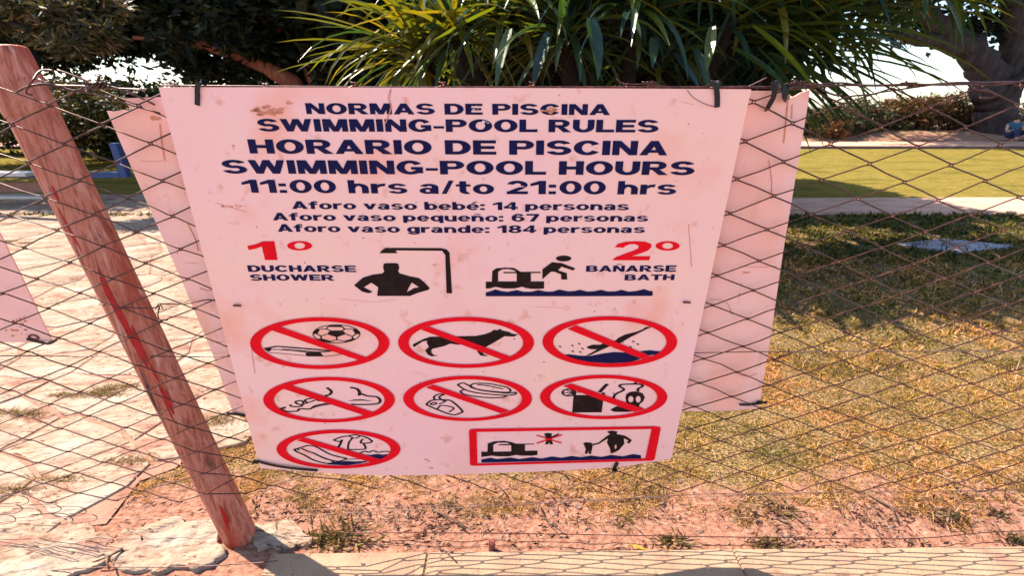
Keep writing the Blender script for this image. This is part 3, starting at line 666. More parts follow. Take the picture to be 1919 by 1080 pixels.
printed('drawing', merge(
    fill2d([BX([(162, 288), (220, 288), (222, 210), (280, 190), (370, 185), (440, 195), (490, 212), (662, 212), (662, 219), (575, 220), (575, 280), (693, 277), (693, 318), (640, 325), (540, 325), (490, 318), (420, 332), (330, 332), (260, 325), (162, 338)]),
            BX([(275, 288), (275, 220), (320, 202), (400, 202), (440, 214), (325, 218), (325, 226), (445, 226), (445, 285)])]),
    fill2d([BX([(755, 118), (790, 110), (830, 116), (825, 145), (892, 113), (900, 120), (830, 165), (835, 200), (842, 218), (810, 218), (802, 195), (795, 218), (765, 218), (775, 190), (770, 150)])]),
    fill2d([BX([(1350, 97), (1400, 87), (1450, 98), (1440, 120), (1520, 135), (1587, 178), (1562, 210), (1535, 200), (1555, 182), (1510, 160), (1515, 212), (1460, 275), (1388, 307), (1380, 260), (1350, 200), (1360, 160), (1275, 214), (1215, 228), (1210, 260), (1200, 300), (1205, 308), (1178, 308), (1175, 275), (1165, 308), (1140, 306), (1150, 260), (1125, 205), (1160, 198), (1205, 203), (1207, 216), (1270, 202), (1352, 138), (1380, 122)]),
            BX([(1435, 215), (1444, 245), (1430, 268), (1420, 240)])])), M['brown'], bo, .0012)
printed('water', fill2d([BX([(162, 390), (162, 360), (250, 345), (310, 358), (440, 343), (520, 357), (645, 340), (730, 352), (830, 333), (920, 345), (1015, 328), (1110, 340), (1200, 324), (1300, 337), (1390, 318), (1500, 332), (1600, 310), (1672, 322), (1672, 350), (1200, 364), (640, 378)])]), M['navy'], bo, .0016)
printed('cross', merge(stroke(BX([(685, 130), (805, 168), (920, 205)]), 1.8), stroke(BX([(685, 208), (805, 166), (925, 125)]), 1.8)), M['red'], bo, .0022)
# wear: flaking rust scuffs, scratches
def blobs(cx, cy, rx, ry, n, smin, smax, mat, off, ang=0):
    out = []
    for _ in range(n):
        a = random.random() * math.tau; r = random.random() ** .6
        x = cx + rx * r * math.cos(a) + ang * ry * r * math.sin(a); yv = cy + ry * r * math.sin(a)
        s = random.uniform(smin, smax); k = random.uniform(0, 6)
        pts = [(x + s * 2.2 * math.cos(t * math.tau / 7) * random.uniform(.5, 1.2), yv + s * .8 * math.sin(t * math.tau / 7) * random.uniform(.5, 1.2)) for t in range(7)]
        out.append(fill2d([pts]))
    return printed('scuff', merge(*out), M[mat], front, off)
blobs(505, 207, 32, 9, 42, 1.2, 4, 'scuff', .0010, -1.2)
blobs(541, 193, 7, 3, 5, 1, 2.2, 'scuff', .0010)
blobs(1030, 207, 14, 5, 12, 1, 3, 'scuff', .0014)
blobs(438, 387, 26, 3, 14, .6, 2.0, 'scuff', .0010, 1.5)
blobs(438, 275, 5, 4, 5, .6, 1.6, 'scuff', .0010)
blobs(905, 232, 12, 7, 9, .8, 2.0, 'scratch', .0016)
blobs(893, 202, 8, 6, 5, .6, 1.4, 'scratch', .0016)
blobs(808, 878, 4, 2, 4, .5, 1.5, 'scuff', .0010)
printed('scuff', merge(stroke([(733, 166), (729, 185), (733, 200), (727, 220), (722, 232)], 1.0)), M['scuff'], front, .0018)
V = [];
fl = [fill2d([[(x + 1.2 * math.cos(t) * s, yy + .8 * math.sin(t) * s) for t in (0, 1.3, 2.5, 3.8, 5)]]) for x, yy, s in [(random.uniform(330, 1370), random.uniform(175, 860), random.uniform(.4, 1.3)) for _ in range(90)] if 330 + (yy - 175) * .27 < x < 1390 - (yy - 175) * .22]
printed('scuff', merge(*fl), M['brown'], front, .0010)
printed('scratch', merge(stroke([(405, 380), (430, 388), (462, 397)], .6), stroke([(1275, 190), (1300, 196)], .5), stroke([(640, 560), (700, 566), (742, 561)], .4), stroke([(1290, 420), (1296, 500)], .45), stroke([(470, 640), (478, 700)], .45),
                         stroke([(1000, 575), (1060, 577)], .4), stroke([(795, 860), (806, 866)], 1.0)), M['scuff'], front, .0013)
for (cx, cy) in ((446, 572), (1286, 566)):     # old fixing holes
    bm = bmesh.new(); p = on_sign(cx, cy); tube(bm, [p + Vector((-.010, -.004, 0)), p + Vector((0, -.006, .001)), p + Vector((.010, -.004, -.001))], .0035, 6); bm_obj('rivet', bm, M['rust'], front)

# rear boards
def plane_at(Y, tilt=0.0): return lambda px, py, off=0.0: (lambda p: Vector((p.x, p.y - off, p.z)))(at(px, py, Y))
def flat_board(pxs, Y, th, mat, parent, name='panel'):
    V2, F2 = fill2d([pxs])
    fr = [at(x, y_, Y) for x, y_ in V2]; bk = [p + Vector((0, th, 0)) for p in fr]; n = len(fr)
    Fc = [tuple(f) for f in F2] + [tuple(n + k for k in f[::-1]) for f in F2]
    of = [at(x, y_, Y) for x, y_ in pxs]; k0 = 2 * n; ob = [p + Vector((0, th, 0)) for p in of]; m_ = len(of)
    Fc += [(k0 + i, k0 + (i + 1) % m_, k0 + m_ + (i + 1) % m_, k0 + m_ + i) for i in range(m_)]
    return mesh(name, fr + bk + of + ob, Fc, mat, parent)
YF = 1.152                                  # plane of the wire mesh
YR = 1.172
rear = empty('blank_sign', at(940, 768, YR), 'blank pink board behind the rules board, its two top corners broken off', 'sign')
flat_board([(200, 208), (212, 209), (228, 206), (240, 208), (247, 205), (238, 196), (233, 184), (262, 183), (290, 182), (330, 180), (700, 168), (1180, 168), (1460, 170), (1478, 169), (1474, 178), (1480, 184), (1490, 180), (1500, 174), (1518, 168), (1511, 215), (1489, 345), (1468, 470), (1443, 640), (1422, 766), (1360, 771), (900, 775), (437, 776), (395, 655), (340, 525), (262, 350)], YR, .004, M['sign_back'], rear)
for cx, cy, rx, ry in ((1474, 182, 9, 7), (291, 222, 12, 5)):
    o = printed('rust_stain', fill2d([[(cx + rx * math.cos(t * math.tau / 12) * random.uniform(.6, 1.2), cy + ry * math.sin(t * math.tau / 12) * random.uniform(.6, 1.2)) for t in range(12)]]), M['scuff'], rear, .001, plane_at(YR))
left = empty('blank_sign', at(40, 640, YR), 'corner of a blank pink board with rusty eyelet at the left edge', 'sign')
flat_board([(-330, 440), (-260, 200), (-130, 205), (-60, 340), (0, 440), (40, 520), (75, 595), (97, 640), (60, 642), (0, 642), (-190, 644)], YR, .004, M['sign_back'], left)
RM = plane_at(YR)
printed('scuff', merge(stroke([(1390, 499), (1420, 501), (1455, 499)], .7), stroke([(1392, 510), (1398, 511), (1405, 510)], 2.4), stroke([(1476, 190), (1472, 230), (1468, 268)], 1.2), stroke([(1484, 196), (1483, 222)], .9),
                       stroke([(1330, 560), (1360, 566), (1372, 590)], .6), stroke([(1440, 300), (1446, 340), (1444, 372)], .7), stroke([(1380, 700), (1400, 706), (1418, 700)], .8)), M['scuff'], rear, .0012, RM)
printed('scuff', merge(stroke([(262, 300), (280, 303), (318, 301)], .7), stroke([(300, 232), (303, 262), (309, 300)], 1.0), stroke([(352, 420), (366, 447), (372, 470)], .8), stroke([(375, 540), (392, 545), (402, 541)], 1.4),
                       stroke([(345, 492), (372, 494)], .6), stroke([(402, 640), (418, 642)], 1.0)), M['scuff'], rear, .0012, RM)
bm = bmesh.new(); c = at(64, 632, YR) + Vector((0, -.002, 0))
tube(bm, [c + Vector((math.cos(t) * .014, 0, math.sin(t) * .008)) for t in np.linspace(0, math.tau, 17)], .003, 6, False)
bm_obj('eyelet', bm, M['rust'], left)
printed('rust_stain', merge(*[fill2d([[(x + s * math.cos(t) * 1.6, y_ + s * math.sin(t)) for t in (0, 1, 2.2, 3.4, 4.2, 5.3)]]) for x, y_, s in [(random.gauss(38, 14), random.gauss(606, 12), random.uniform(.6, 2.4)) for _ in range(30)] if x < 30 + (y_ - 560) * .5]), M['scuff'], left, .001, plane_at(YR))

# zip ties
def ziptie(pts, label, wdt=.009, head=None, grp='black cable ties on the boards'):
    """flat strap along pts (world)"""
    pts = smooth_path(pts, 4); z = empty('cable_tie', pts[-1], label, 'cable tie', grp)
    bm = bmesh.new(); n = len(pts); rings = []
    for i, p in enumerate(pts):
        t = (pts[min(i + 1, n - 1)] - pts[max(i - 1, 0)]).normalized()
        s = t.cross(Vector((0, 1, 0)));
        if s.length < .2: s = Vector((1, 0, 0))
        s.normalize(); nn = t.cross(s)
        rings.append([bm.verts.new(p + s * a * wdt / 2 + nn * b * .0012) for a, b in ((-1, -1), (1, -1), (1, 1), (-1, 1))])
    for a, b in zip(rings, rings[1:]):
        for k in range(4): bm.faces.new((a[k], a[(k + 1) % 4], b[(k + 1) % 4], b[k]))
    bm.faces.new(rings[0][::-1]); bm.faces.new(rings[-1]); bmesh.ops.recalc_face_normals(bm, faces=bm.faces)
    bm_obj('strap', bm, M['tie'], z)
    if head is not None:
        bm = bmesh.new(); box(bm, head, (.017, .010, .010), bev=.002); bm_obj('tie_head', bm, M['tie'], z)
    return z
def ps(px, py, off=.004): return on_sign(px, py, off)
ziptie([at(384, 160, YF + .012), at(380, 154, YF), at(374, 155, Y0 - .008), ps(373, 164, .006), ps(372, 180), ps(371, 197, .003)], 'black cable tie through the top left corner of the rules board', .011, at(384, 153, YF))
ziptie([at(1350, 165, YF + .012), at(1346, 156, YF), at(1341, 157, Y0 - .008), ps(1341, 168, .006), ps(1343, 184), ps(1343, 201, .003)], 'black cable tie through the top right corner of the rules board', .012, at(1343, 160, Y0 - .006))
ziptie([at(1462, 170, YR + .008), at(1456, 155, YF - .01), at(1452, 160, YF - .01), at(1450, 180, YF - .004), at(1442, 196, YF), at(1437, 207, YR - .006)], 'black cable tie on the blank board, right of the rules board corner', .012, at(1453, 156, YF - .014))
ziptie([at(1476, 160, YF), at(1472, 166, YF - .003), at(1472, 180, YF - .002), at(1475, 186, YR - .006)], 'short black cable tie at the broken top right corner of the blank board', .016)
ziptie([ps(478, 862, .004), ps(510, 869, .007), ps(550, 875, .008), ps(596, 881, .004)], 'long black cable tie lying along the lower left edge of the rules board', .008, ps(481, 863, .006))
ziptie([ps(1157, 866, .004), ps(1152, 873, .006), ps(1150, 881, .004)], 'black cable tie at the bottom edge of the rules board', .012, ps(1151, 880, .004))
ziptie([at(1386, 759, YR - .006), at(1405, 759, YR - .006), at(1438, 754, YR - .006)], 'black cable tie at the lower right corner of the blank board', .007, at(1424, 755, YR - .008))
ziptie([at(425, 776, YR - .006), at(436, 776, YR - .006), at(460, 780, YR - .006)], 'black cable tie at the lower left corner of the blank board', .009)
ziptie([at(50, 636, YR - .006), at(75, 642, YR - .006), at(92, 644, YR - .008), at(106, 637, YR - .008)], 'black cable tie at the corner of the board on the left edge', .008)

# ------------------------------------------------------------------ post
YP = 1.137; YPT = 1.232; PR = .060; PD = .75
pb = gnd(447, 1018); base = Vector((at(450, 1000, YP).x, YP, -.02)); topc = at(2, 92, YPT)
post = empty('fence_post', (base.x, base.y, 0), 'leaning weathered round post with red paint streaks, left of the rules board', 'fence post')
ax = (topc - base); L_ = ax.length; axn = ax.normalized(); ux = axn.orthogonal().normalized(); vx = axn.cross(ux)
ux = Vector((1, 0, 0)) - axn * axn.x; ux.normalize(); vx = axn.cross(ux)
def post_pt(a, h, r):
    p = (ux * math.cos(a) + vx * math.sin(a)) * r; p.y *= PD
    return base + axn * (h * L_) + p
ns, nh = 40, 70; V = []; Fc = []
for j in range(nh + 1):
    h = j / nh * .955
    for i in range(ns):
        a = i * math.tau / ns
        r = PR * (1 + .012 * nz2(math.cos(a) * 2, math.sin(a) * 2 + h * 9, 1.3, 5) + .05 * max(0, (h - .925) / .03) * 0)
        V.append(post_pt(a, h, r))
for j in range(nh):
    for i in range(ns):
        a = j * ns + i; b_ = j * ns + (i + 1) % ns; Fc.append((a, b_, b_ + ns, a + ns))
Fc.append(tuple(range(ns))[::-1]); Fc.append(tuple(nh * ns + i for i in range(ns)))
mesh('shaft', V, Fc, M['post'], post, smooth=True)
V = []; Fc = []; prof = [(.905, 1.02), (.912, 1.06), (.925, 1.03), (.960, 1.0), (.985, .99), (.997, .96), (1.0, .90)]
for h, k in prof:
    for i in range(ns): V.append(post_pt(i * math.tau / ns, h, PR * k * (1 + .01 * math.sin(i * 3.1))))
for j in range(len(prof) - 1):
    for i in range(ns): a = j * ns + i; b_ = j * ns + (i + 1) % ns; Fc.append((a, b_, b_ + ns, a + ns))
Fc.append(tuple((len(prof) - 1) * ns + i for i in range(ns)))
mesh('cap', V, Fc, M['post'], post, smooth=True)
# paint drips wrap the shaft: (angle, h0, h1, width)
def drip(a0, h0, h1, w0, k):
    n = 26; V = []; Fc = []; m_ = 5
    for i in range(n + 1):
        t = i / n; h = h1 + (h0 - h1) * t
        ww = w0 * (math.sin(math.pi * min(1, t * 1.02)) ** .5) * (.6 + .55 * nz2(h * 14, k, 1, 2) + .2); ww = max(.002, ww)
        aa = a0 + .12 * nz2(h * 6, k, 1, 8)
        for j in range(m_): V.append(post_pt(aa + (j / (m_ - 1) - .5) * ww / PR, h, PR * 1.014))
    for i in range(n):
        for j in range(m_ - 1): a = i * m_ + j; Fc.append((a, a + 1, a + m_ + 1, a + m_))
    return mesh('paint_drip', V, Fc, M['redpaint'], post, smooth=True)
CF = Vector((.45, -1, 0)).normalized(); AF = math.atan2(CF.dot(vx), CF.dot(ux))
sgn = 1 if post_pt(AF + .3, .5, PR).x > post_pt(AF, .5, PR).x else -1
for q, (da, h0, h1, wd) in enumerate(((-.62, .705, .765, .010), (-.55, .69, .74, .006), (-.30, .50, .645, .022), (-.12, .46, .60, .024), (-.22, .535, .66, .010), (-.02, .47, .55, .010), (-.34, .56, .62, .012),
                                      (-.02, .36, .43, .016), (.12, .375, .415, .007), (-.14, .34, .40, .006), (.02, .43, .47, .010), (.0, .08, .13, .016), (-.15, .06, .10, .012), (-.4, .775, .80, .008))):
    drip(AF + sgn * da, h0, h1, wd, q + 1)

# ------------------------------------------------------------------ fence
fence = empty('chain_link_fence', (0, YF, 0), 'rusty chain-link mesh with diamond openings strung across the whole view', 'fence')
kn = at(1486, 235, YF); X0 = kn.x; Z0 = kn.z
CP = (at(1812, 232, YF).x - X0) / 4          # column and row spacing of the knots
RP = (Z0 - at(1486, 372, YF).z) / 4
ZTOP = at(1486, 160, YF).z
def warp(X, Z):
    """loose, bent mesh"""
    t = max(0, (.55 - Z) / .4)
    dx = .012 * nz2(X, Z, 2.1, 11) + .004 * nz2(X, Z, 9, 12); dz = .009 * nz2(X, Z, 2.3, 13) + .004 * nz2(X, Z, 8, 14)
    lf = sm((-.3 - X) / .5)
    dz += t * t * (.05 * lf)                      # squashed upward at the left foot
    dy = .006 * nz2(X, Z, 3, 15) - .02 * t * lf * (1 + nz2(X * 6, Z * 3, 1, 16)) - .015 * t * t * (1 - lf)
    pf = 1.090 + .095 * Z / 1.6 - .014
    if X < -.55: dy += min(0, pf - YF) * sm((-.55 - X) / .25)
    if -0.60 < X < .6: dy = max(dy, -.004) * .5 + .002 if Z > .4 else dy + .004
    Yc = YF + dy
    zc = max(0, 1.62 - Z); xl = -.95
    if X > xl - .02 and X < .72: Yc = max(Yc, Ys(X, Z) + .009)
    dy = Yc - YF
    return Vector((X + dx + t * t * .05 * lf * nz2(Z * 9, X * 3, 1, 17), YF + dy, Z + dz))
k0 = int(math.floor((-2.15 - X0) / CP)); k1 = int(math.ceil((2.0 - X0) / CP))
j_top = int(round((ZTOP - Z0) / RP)); j_bot = int(round((.21 - Z0) / RP))
for k in range(k0, k1):
    pts = []
    for j in range(j_top, j_bot - 1, -1):
        right = (j + k) % 2 != 0
        # node rows: knot (k even,j even)
        X = X0 + (k + (1 if right else 0)) * CP; Z = Z0 + j * RP
        hook = .007 * (1 if right else -1)
        side = 1 if right else -1
        c = warp(X, Z)
        # wire turns round its neighbour: over on the way in, under on the way out
        pts.append(c + Vector((-side * .008, -.0030, .0046)))
        pts.append(c + Vector((side * .0042, -.0012, .0022)))
        pts.append(c + Vector((side * .0042, .0012, -.0022)))
        pts.append(c + Vector((-side * .008, .0030, -.0046)))
        if j > j_bot and random.random() < .5:   # a slightly bent leg
            n2 = warp(X0 + (k + (0 if right else 1)) * CP, Z - RP)
            pts.append((c + n2) * .5 + Vector((random.gauss(0, .0015), 0, random.gauss(0, .0018))))
    bm = bmesh.new(); tube(bm, pts, .0019, 6)
    bm_obj('mesh_wire', bm, M['wire'], fence, smooth=True)
def fwire(pts, rad, mat='wire', name='tension_wire', sides=6, sub=4):
    bm = bmesh.new(); tube(bm, smooth_path(pts, sub), rad, sides); return bm_obj(name, bm, M[mat], fence, smooth=True)
def wob(a, b, n, amp, k):
    a = Vector(a); b = Vector(b)
    return [a + (b - a) * (i / n) + Vector((0, nz2(i * .9, k, 1, 1) * amp, nz2(i * .9, k, 1, 2) * amp)) for i in range(n + 1)]
fwire(wob(at(1330, 166, YF), at(2050, 152, YF), 14, .006, 1), .0028)
fwire(wob(at(1480, 158, YF - .004), at(2050, 158, YF - .004), 12, .009, 2), .0020)
fwire([at(300, 160, YR + .01), at(700, 163, YR + .01), at(1100, 163, YR + .01), at(1360, 163, YF)], .0022)
fwire(wob(at(-100, 667, YF - .004), at(440, 669, YF - .004), 10, .002, 3), .0018)
fwire(wob(at(1300, 661, YF - .004), at(2050, 657, YF - .004), 10, .002, 4), .0018, 'wire_pale')
fwire(wob(at(-100, 985, YF - .01), at(120, 972, YF - .01), 4, .004, 5) + wob(at(420, 973, YF), at(900, 950, YF), 6, .003, 6) + wob(at(1300, 928, YF), at(2050, 916, YF), 8, .003, 7), .0013, 'wire_pale')
fwire(wob(at(560, 957, YF), at(1500, 925, YF), 10, .008, 8), .0009, 'wire_pale')
# twisted ends by the post and along the top
fwire([at(60, 178, YF - .03), at(48, 172, YF - .04), at(62, 150, YF - .04), at(75, 133, YF), at(98, 132, YF), at(102, 142, YF), at(96, 152, YF), at(72, 156, YF)], .0022)
fwire([at(108, 131, YF), at(140, 142, YF), at(175, 156, YF), at(230, 168, YF), at(290, 196, YF + .01)], .0024)
fwire([at(72, 148, YF), at(110, 164, YF), at(155, 172, YF), at(200, 182, YF), at(240, 195, YF), at(300, 212, YF)], .0020)
fwire([at(84, 156, YF), at(110, 160, YF), at(150, 161, YF), at(210, 165, YF), at(272, 168, YF)], .0022, 'wire_pale')
fwire([at(30, 172, YF - .03), at(60, 160, YF - .03), at(100, 158, YF), at(140, 170, YF), at(178, 158, YF), at(186, 142, YF)], .0026)
for i in range(7):
    a = random.uniform(160, 195); fwire([at(a, 152 + i * 2, YF), at(a + 14, 158 - i, YF - .008), at(a + 4, 166, YF - .004), at(a - 12, 160 + i, YF)], .0017)
for cx in (1485, 1700, 1910, 1215):
    for i in range(4):
        fwire([at(cx + random.uniform(-14, 6), 150 + random.uniform(0, 14), YF - .003), at(cx + random.uniform(-4, 14), 150 + random.uniform(0, 14), YF - .007), at(cx + random.uniform(0, 26), 160 + random.uniform(-6, 8), YF - .003)], .0018)
fwire([at(1500, 160, YF), at(1530, 162, YF - .004), at(1553, 174, YF - .004), at(1572, 179, YF), at(1578, 176, YF)], .0022)
fwire([at(1815, 158, YF), at(1824, 167, YF), at(1850, 170, YF - .004), at(1865, 179, YF - .006), at(1856, 183, YF), at(1836, 183, YF)], .0026)
fwire([at(1560, 193, YF), at(1590, 181, YF), at(1640, 176, YF - .003), at(1655, 172, YF), at(1760, 157, YF)], .0020)
fwire([at(1288, 168, Y0 - .006), at(1300, 183, Y0 - .006), at(1325, 196, Y0 - .006), at(1338, 199, Y0 - .002)], .0008)
fwire([at(1155, 148, YF), at(1172, 157, YF), at(1215, 158, YF), at(1250, 162, YF)], .0015)
fwire([at(1400, 163, YF), at(1437, 145, YF - .01)], .0012, 'wire_pale')
# loose curls at the left foot
for (cx, cy, s) in ((20, 955, 1), (60, 962, .8), (95, 955, .9), (140, 960, 1), (165, 972, .8), (30, 940, 1.1), (110, 975, 1.2), (10, 975, .9)):
    fwire([at(cx - 45 * s, cy - 8, YF - .02), at(cx + 5 * s, cy - 10 * s, YF - .03), at(cx + 22 * s, cy, YF - .035), at(cx + 4, cy + 8 * s, YF - .03), at(cx - 40 * s, cy + 10, YF - .02)], .0013)
fwire([at(185, 570, YF), at(230, 577, YF), at(290, 577, YF - .01), at(300, 570, YF), at(345, 570, YF), at(390, 562, YF), at(410, 567, YR - .005)], .0019)
fwire([at(298, 577, YF), at(296, 592, YF - .006), at(300, 600, YF - .006), at(315, 600, YF)], .0019)
for i in range(2):
    fwire([at(292 + i * 5, 580, YF), at(296 + i * 5, 572, YF - .006), at(300 + i * 5, 580, YF)], .0013)
# low loose wires near the ground; the left strand stands for a shadow line
fwire([at(-60, 1075, 1.0), at(60, 1073, 1.0), at(190, 1064, 1.0), at(330, 1064, 1.0), at(450, 1058, 1.0), at(520, 1052, 1.0)], .0016)
fwire([gnd(640, 1000, .03), gnd(900, 1000, .03), gnd(1400, 1008, .03), gnd(1480, 1008, .02), gnd(1540, 1010, .03), gnd(1720, 1010, .03), gnd(1860, 998, .04), gnd(2000, 994, .05)], .0016)

# ------------------------------------------------------------------ small things on the soil
st = empty('pipe_stub', gnd(922, 1034), 'short rusty pipe stub sticking out of the bare soil below the rules board', 'pipe')
bm = bmesh.new(); c = gnd(922, 1034)
tube(bm, [c + Vector((0, 0, -.02)), c + Vector((0, 0, .05))], .0125, 14); bm_obj('pipe', bm, M['rust'], st)
bm = bmesh.new(); tube(bm, [c + Vector((-.012, 0, .047)), c + Vector((-.006, 0, .060)), c + Vector((.006, 0, .060)), c + Vector((.012, 0, .049))], .0018, 5); bm_obj('wire_loop', bm, M['rust'], st)
yl = mesh('fallen_leaf', [gnd(1178, 1020, .018), gnd(1195, 1021, .024), gnd(1218, 1034, .020), gnd(1205, 1036, .012), gnd(1190, 1027, .026)], [(0, 1, 4), (1, 2, 4), (2, 3, 4), (3, 0, 4)], None)
yl.data.materials.append(tex_mat('yellow_leaf', [(.28, .17, .02), (.34, .22, .035)], scale=30, bump=.1)); tag(yl, 'yellow fallen leaf on the soil at the edge of the kerb', 'leaf')

def tuft(px, py, n, L0, label, spread=1.0, cols=((.04, .045, .008), (.13, .095, .022), (.24, .15, .055), (.30, .18, .09))):
    c = gnd(px, py)
    t = empty('weed', c, label, 'weed', 'weeds on the bare soil')
    P = np.tile(np.array(c), (n, 1)) + rng.normal(size=(n, 3)) * np.array([.018, .008, 0]) * spread
    D_ = rng.normal(size=(n, 3)) * np.array([1.3, .7, .35]); D_[:, 2] = np.abs(D_[:, 2]) + .18; D_ /= np.linalg.norm(D_, axis=1)[:, None]
    Lg = L0 * rng.uniform(.5, 1.2, n)
    V = leaves(P, D_, Lg, Lg * .10 + .0012)
    k = n // 2
    quads_mesh('blades', V[:], pick(cols, n), M['leaf_grass'], t)
    o = mesh('stem', [c + Vector((-.004, 0, -.01)), c + Vector((.004, 0, -.01)), c + Vector((0, .002, .02)), c + Vector((0, -.004, -.01))], [(0, 1, 2), (1, 3, 2), (3, 0, 2)], M['twig'], t)
tuft(640, 1010, 170, .070, 'bushy green grass weed on the soil right of the post foot', 3.0)
tuft(1265, 1020, 80, .06, 'spiky green weed by the kerb between two patches of litter', 1.6)
tuft(1160, 985, 34, .045, 'small green weed on the bare soil in the middle', 1.5)
tuft(1095, 983, 24, .045, 'wispy grass weed just left of the small green weed', 1.0)
tuft(1465, 955, 70, .06, 'straw and green weed at the edge of the dry turf right of the boards', 2.2)
tuft(1785, 975, 90, .05, 'brownish rosette weed on the soil at the right', 1.6, ((.07, .045, .018), (.14, .08, .045), (.05, .05, .015)))
tuft(1865, 965, 60, .04, 'tiny weed on the soil near the right edge', 1.3, ((.07, .045, .018), (.05, .05, .015)))
tuft(1440, 1025, 130, .045, 'yellowish weed clump against the kerb', 2.0, ((.19, .13, .02), (.11, .09, .02), (.05, .02, .02)))
tuft(1900, 1015, 70, .045, 'dry weed by the kerb at the right edge', 1.4, ((.10, .06, .03), (.05, .045, .015)))
def twig(pxs, z, r, label):
    pts = [gnd(x, y_, z + .01 * (i % 2)) for i, (x, y_) in enumerate(pxs)]; bm = bmesh.new(); P = smooth_path(pts, 3)
    tube(bm, P, [r * (1 - .6 * i / len(P)) for i in range(len(P))], 6)
    m_ = P[len(P) // 2]; tube(bm, [m_, m_ + Vector((.03, -.03, .01)), m_ + Vector((.05, -.045, .004))], r * .6, 5)
    o = bm_obj('twig', bm, M['twig'], None, True); return tag(o, label, 'twig', 'dry twigs on the ground')
twig([(1625, 925), (1650, 940), (1672, 955), (1678, 975)], .012, .006, 'forked dry twig on the pink soil right of the boards')
twig([(1008, 945), (1015, 960), (1022, 975), (1035, 988)], .012, .0035, 'thin dark twig on the soil right of the middle')
twig([(815, 957), (835, 967), (858, 978), (876, 983)], .012, .005, 'pale straight twig on the soil left of the pipe stub')
twig([(925, 900), (945, 925), (920, 938), (905, 948)], .02, .004, 'bent pale twig at the edge of the turf under the rules board')
twig([(812, 1012), (822, 1028), (838, 1035), (850, 1035)], .02, .004, 'dark curved twig on the soil left of the pipe stub by the kerb')
twig([(230, 1030), (200, 1045), (175, 1054)], .03, .005, 'dark twig lying on the pale rocks left of the post')
# leaf litter, pebbles: nobody could count them
def scatter(n, fx, fy):
    X = fx(n); Y = fy(n); return X, Y
n = 5200
X = rng.uniform(-1.6, 2.3, n); Y = 1.09 + np.abs(rng.normal(0, .10, n)); Y = np.where(rng.random(n) < .55, 1.27 + rng.normal(0, .05, n) + .05 * np.sin(X * 4), Y)
keep = (Y > 1.09) & ~((X < -1.05) & (rng.random(n) < .8)); 
clump = np.array([nz2(x, y_, 5, 21) for x, y_ in zip(X, Y)]) + .2 + (Y > 1.2) * .3; keep &= rng.random(n) < clump * 1.6
X, Y = X[keep], Y[keep]; n = len(X)
P = np.stack([X, Y, rng.uniform(.004, .018, n)], 1); D_ = rng.normal(size=(n, 3)) * np.array([1.4, .8, .22]); D_ /= np.linalg.norm(D_, axis=1)[:, None]
up_ = np.tile([0, 0, 1.0], (n, 1)) + rng.normal(size=(n, 3)) * .5
Lg = rng.uniform(.008, .034, n)
o = quads_mesh('leaf_litter', leaves(P, D_, Lg, Lg * rng.uniform(.08, .35, n), up_), pick([(.05, .014, .010), (.10, .04, .028), (.20, .115, .075), (.28, .19, .135), (.025, .009, .007)], n), M['leaf_grass']); o['kind'] = 'stuff'
n = 1500; X = rng.uniform(-1.5, 2.4, n); Y = 1.16 + np.abs(rng.normal(0, .22, n)); k = (X > -1.0) | (rng.random(n) < .2); X, Y = X[k], Y[k]; n = len(X)
P = np.stack([X, Y, rng.uniform(.006, .03, n)], 1); D_ = rng.normal(size=(n, 3)) * np.array([1.5, .7, .12]); D_ /= np.linalg.norm(D_, axis=1)[:, None]
o = quads_mesh('straw', leaves(P, D_, rng.uniform(.03, .10, n), rng.uniform(.0012, .0026, n)), pick([(.42, .27, .15), (.5, .36, .25), (.30, .16, .09), (.09, .04, .03)], n), M['leaf_grass']); o['kind'] = 'stuff'
bm = bmesh.new()
for _ in range(900):
    x, y_ = random.uniform(-1.7, 2.3), random.uniform(1.08, 1.5); s = random.uniform(.0015, .006) * (1 if random.random() < .93 else 2)
    r = bmesh.ops.create_icosphere(bm, subdivisions=1, radius=s)
    bmesh.ops.transform(bm, matrix=Matrix.Translation((x, y_, zs(x, y_) + s * .2)) @ Matrix.Rotation(random.random() * 6, 4, 'Z') @ Matrix.Diagonal((1.8, 1, .6, 1)), verts=r['verts'])
o = bm_obj('pebbles', bm, tex_mat('pebble', [(.11, .05, .035), (.19, .11, .08), (.26, .18, .145)], scale=14, bump=.2)); o['kind'] = 'stuff'

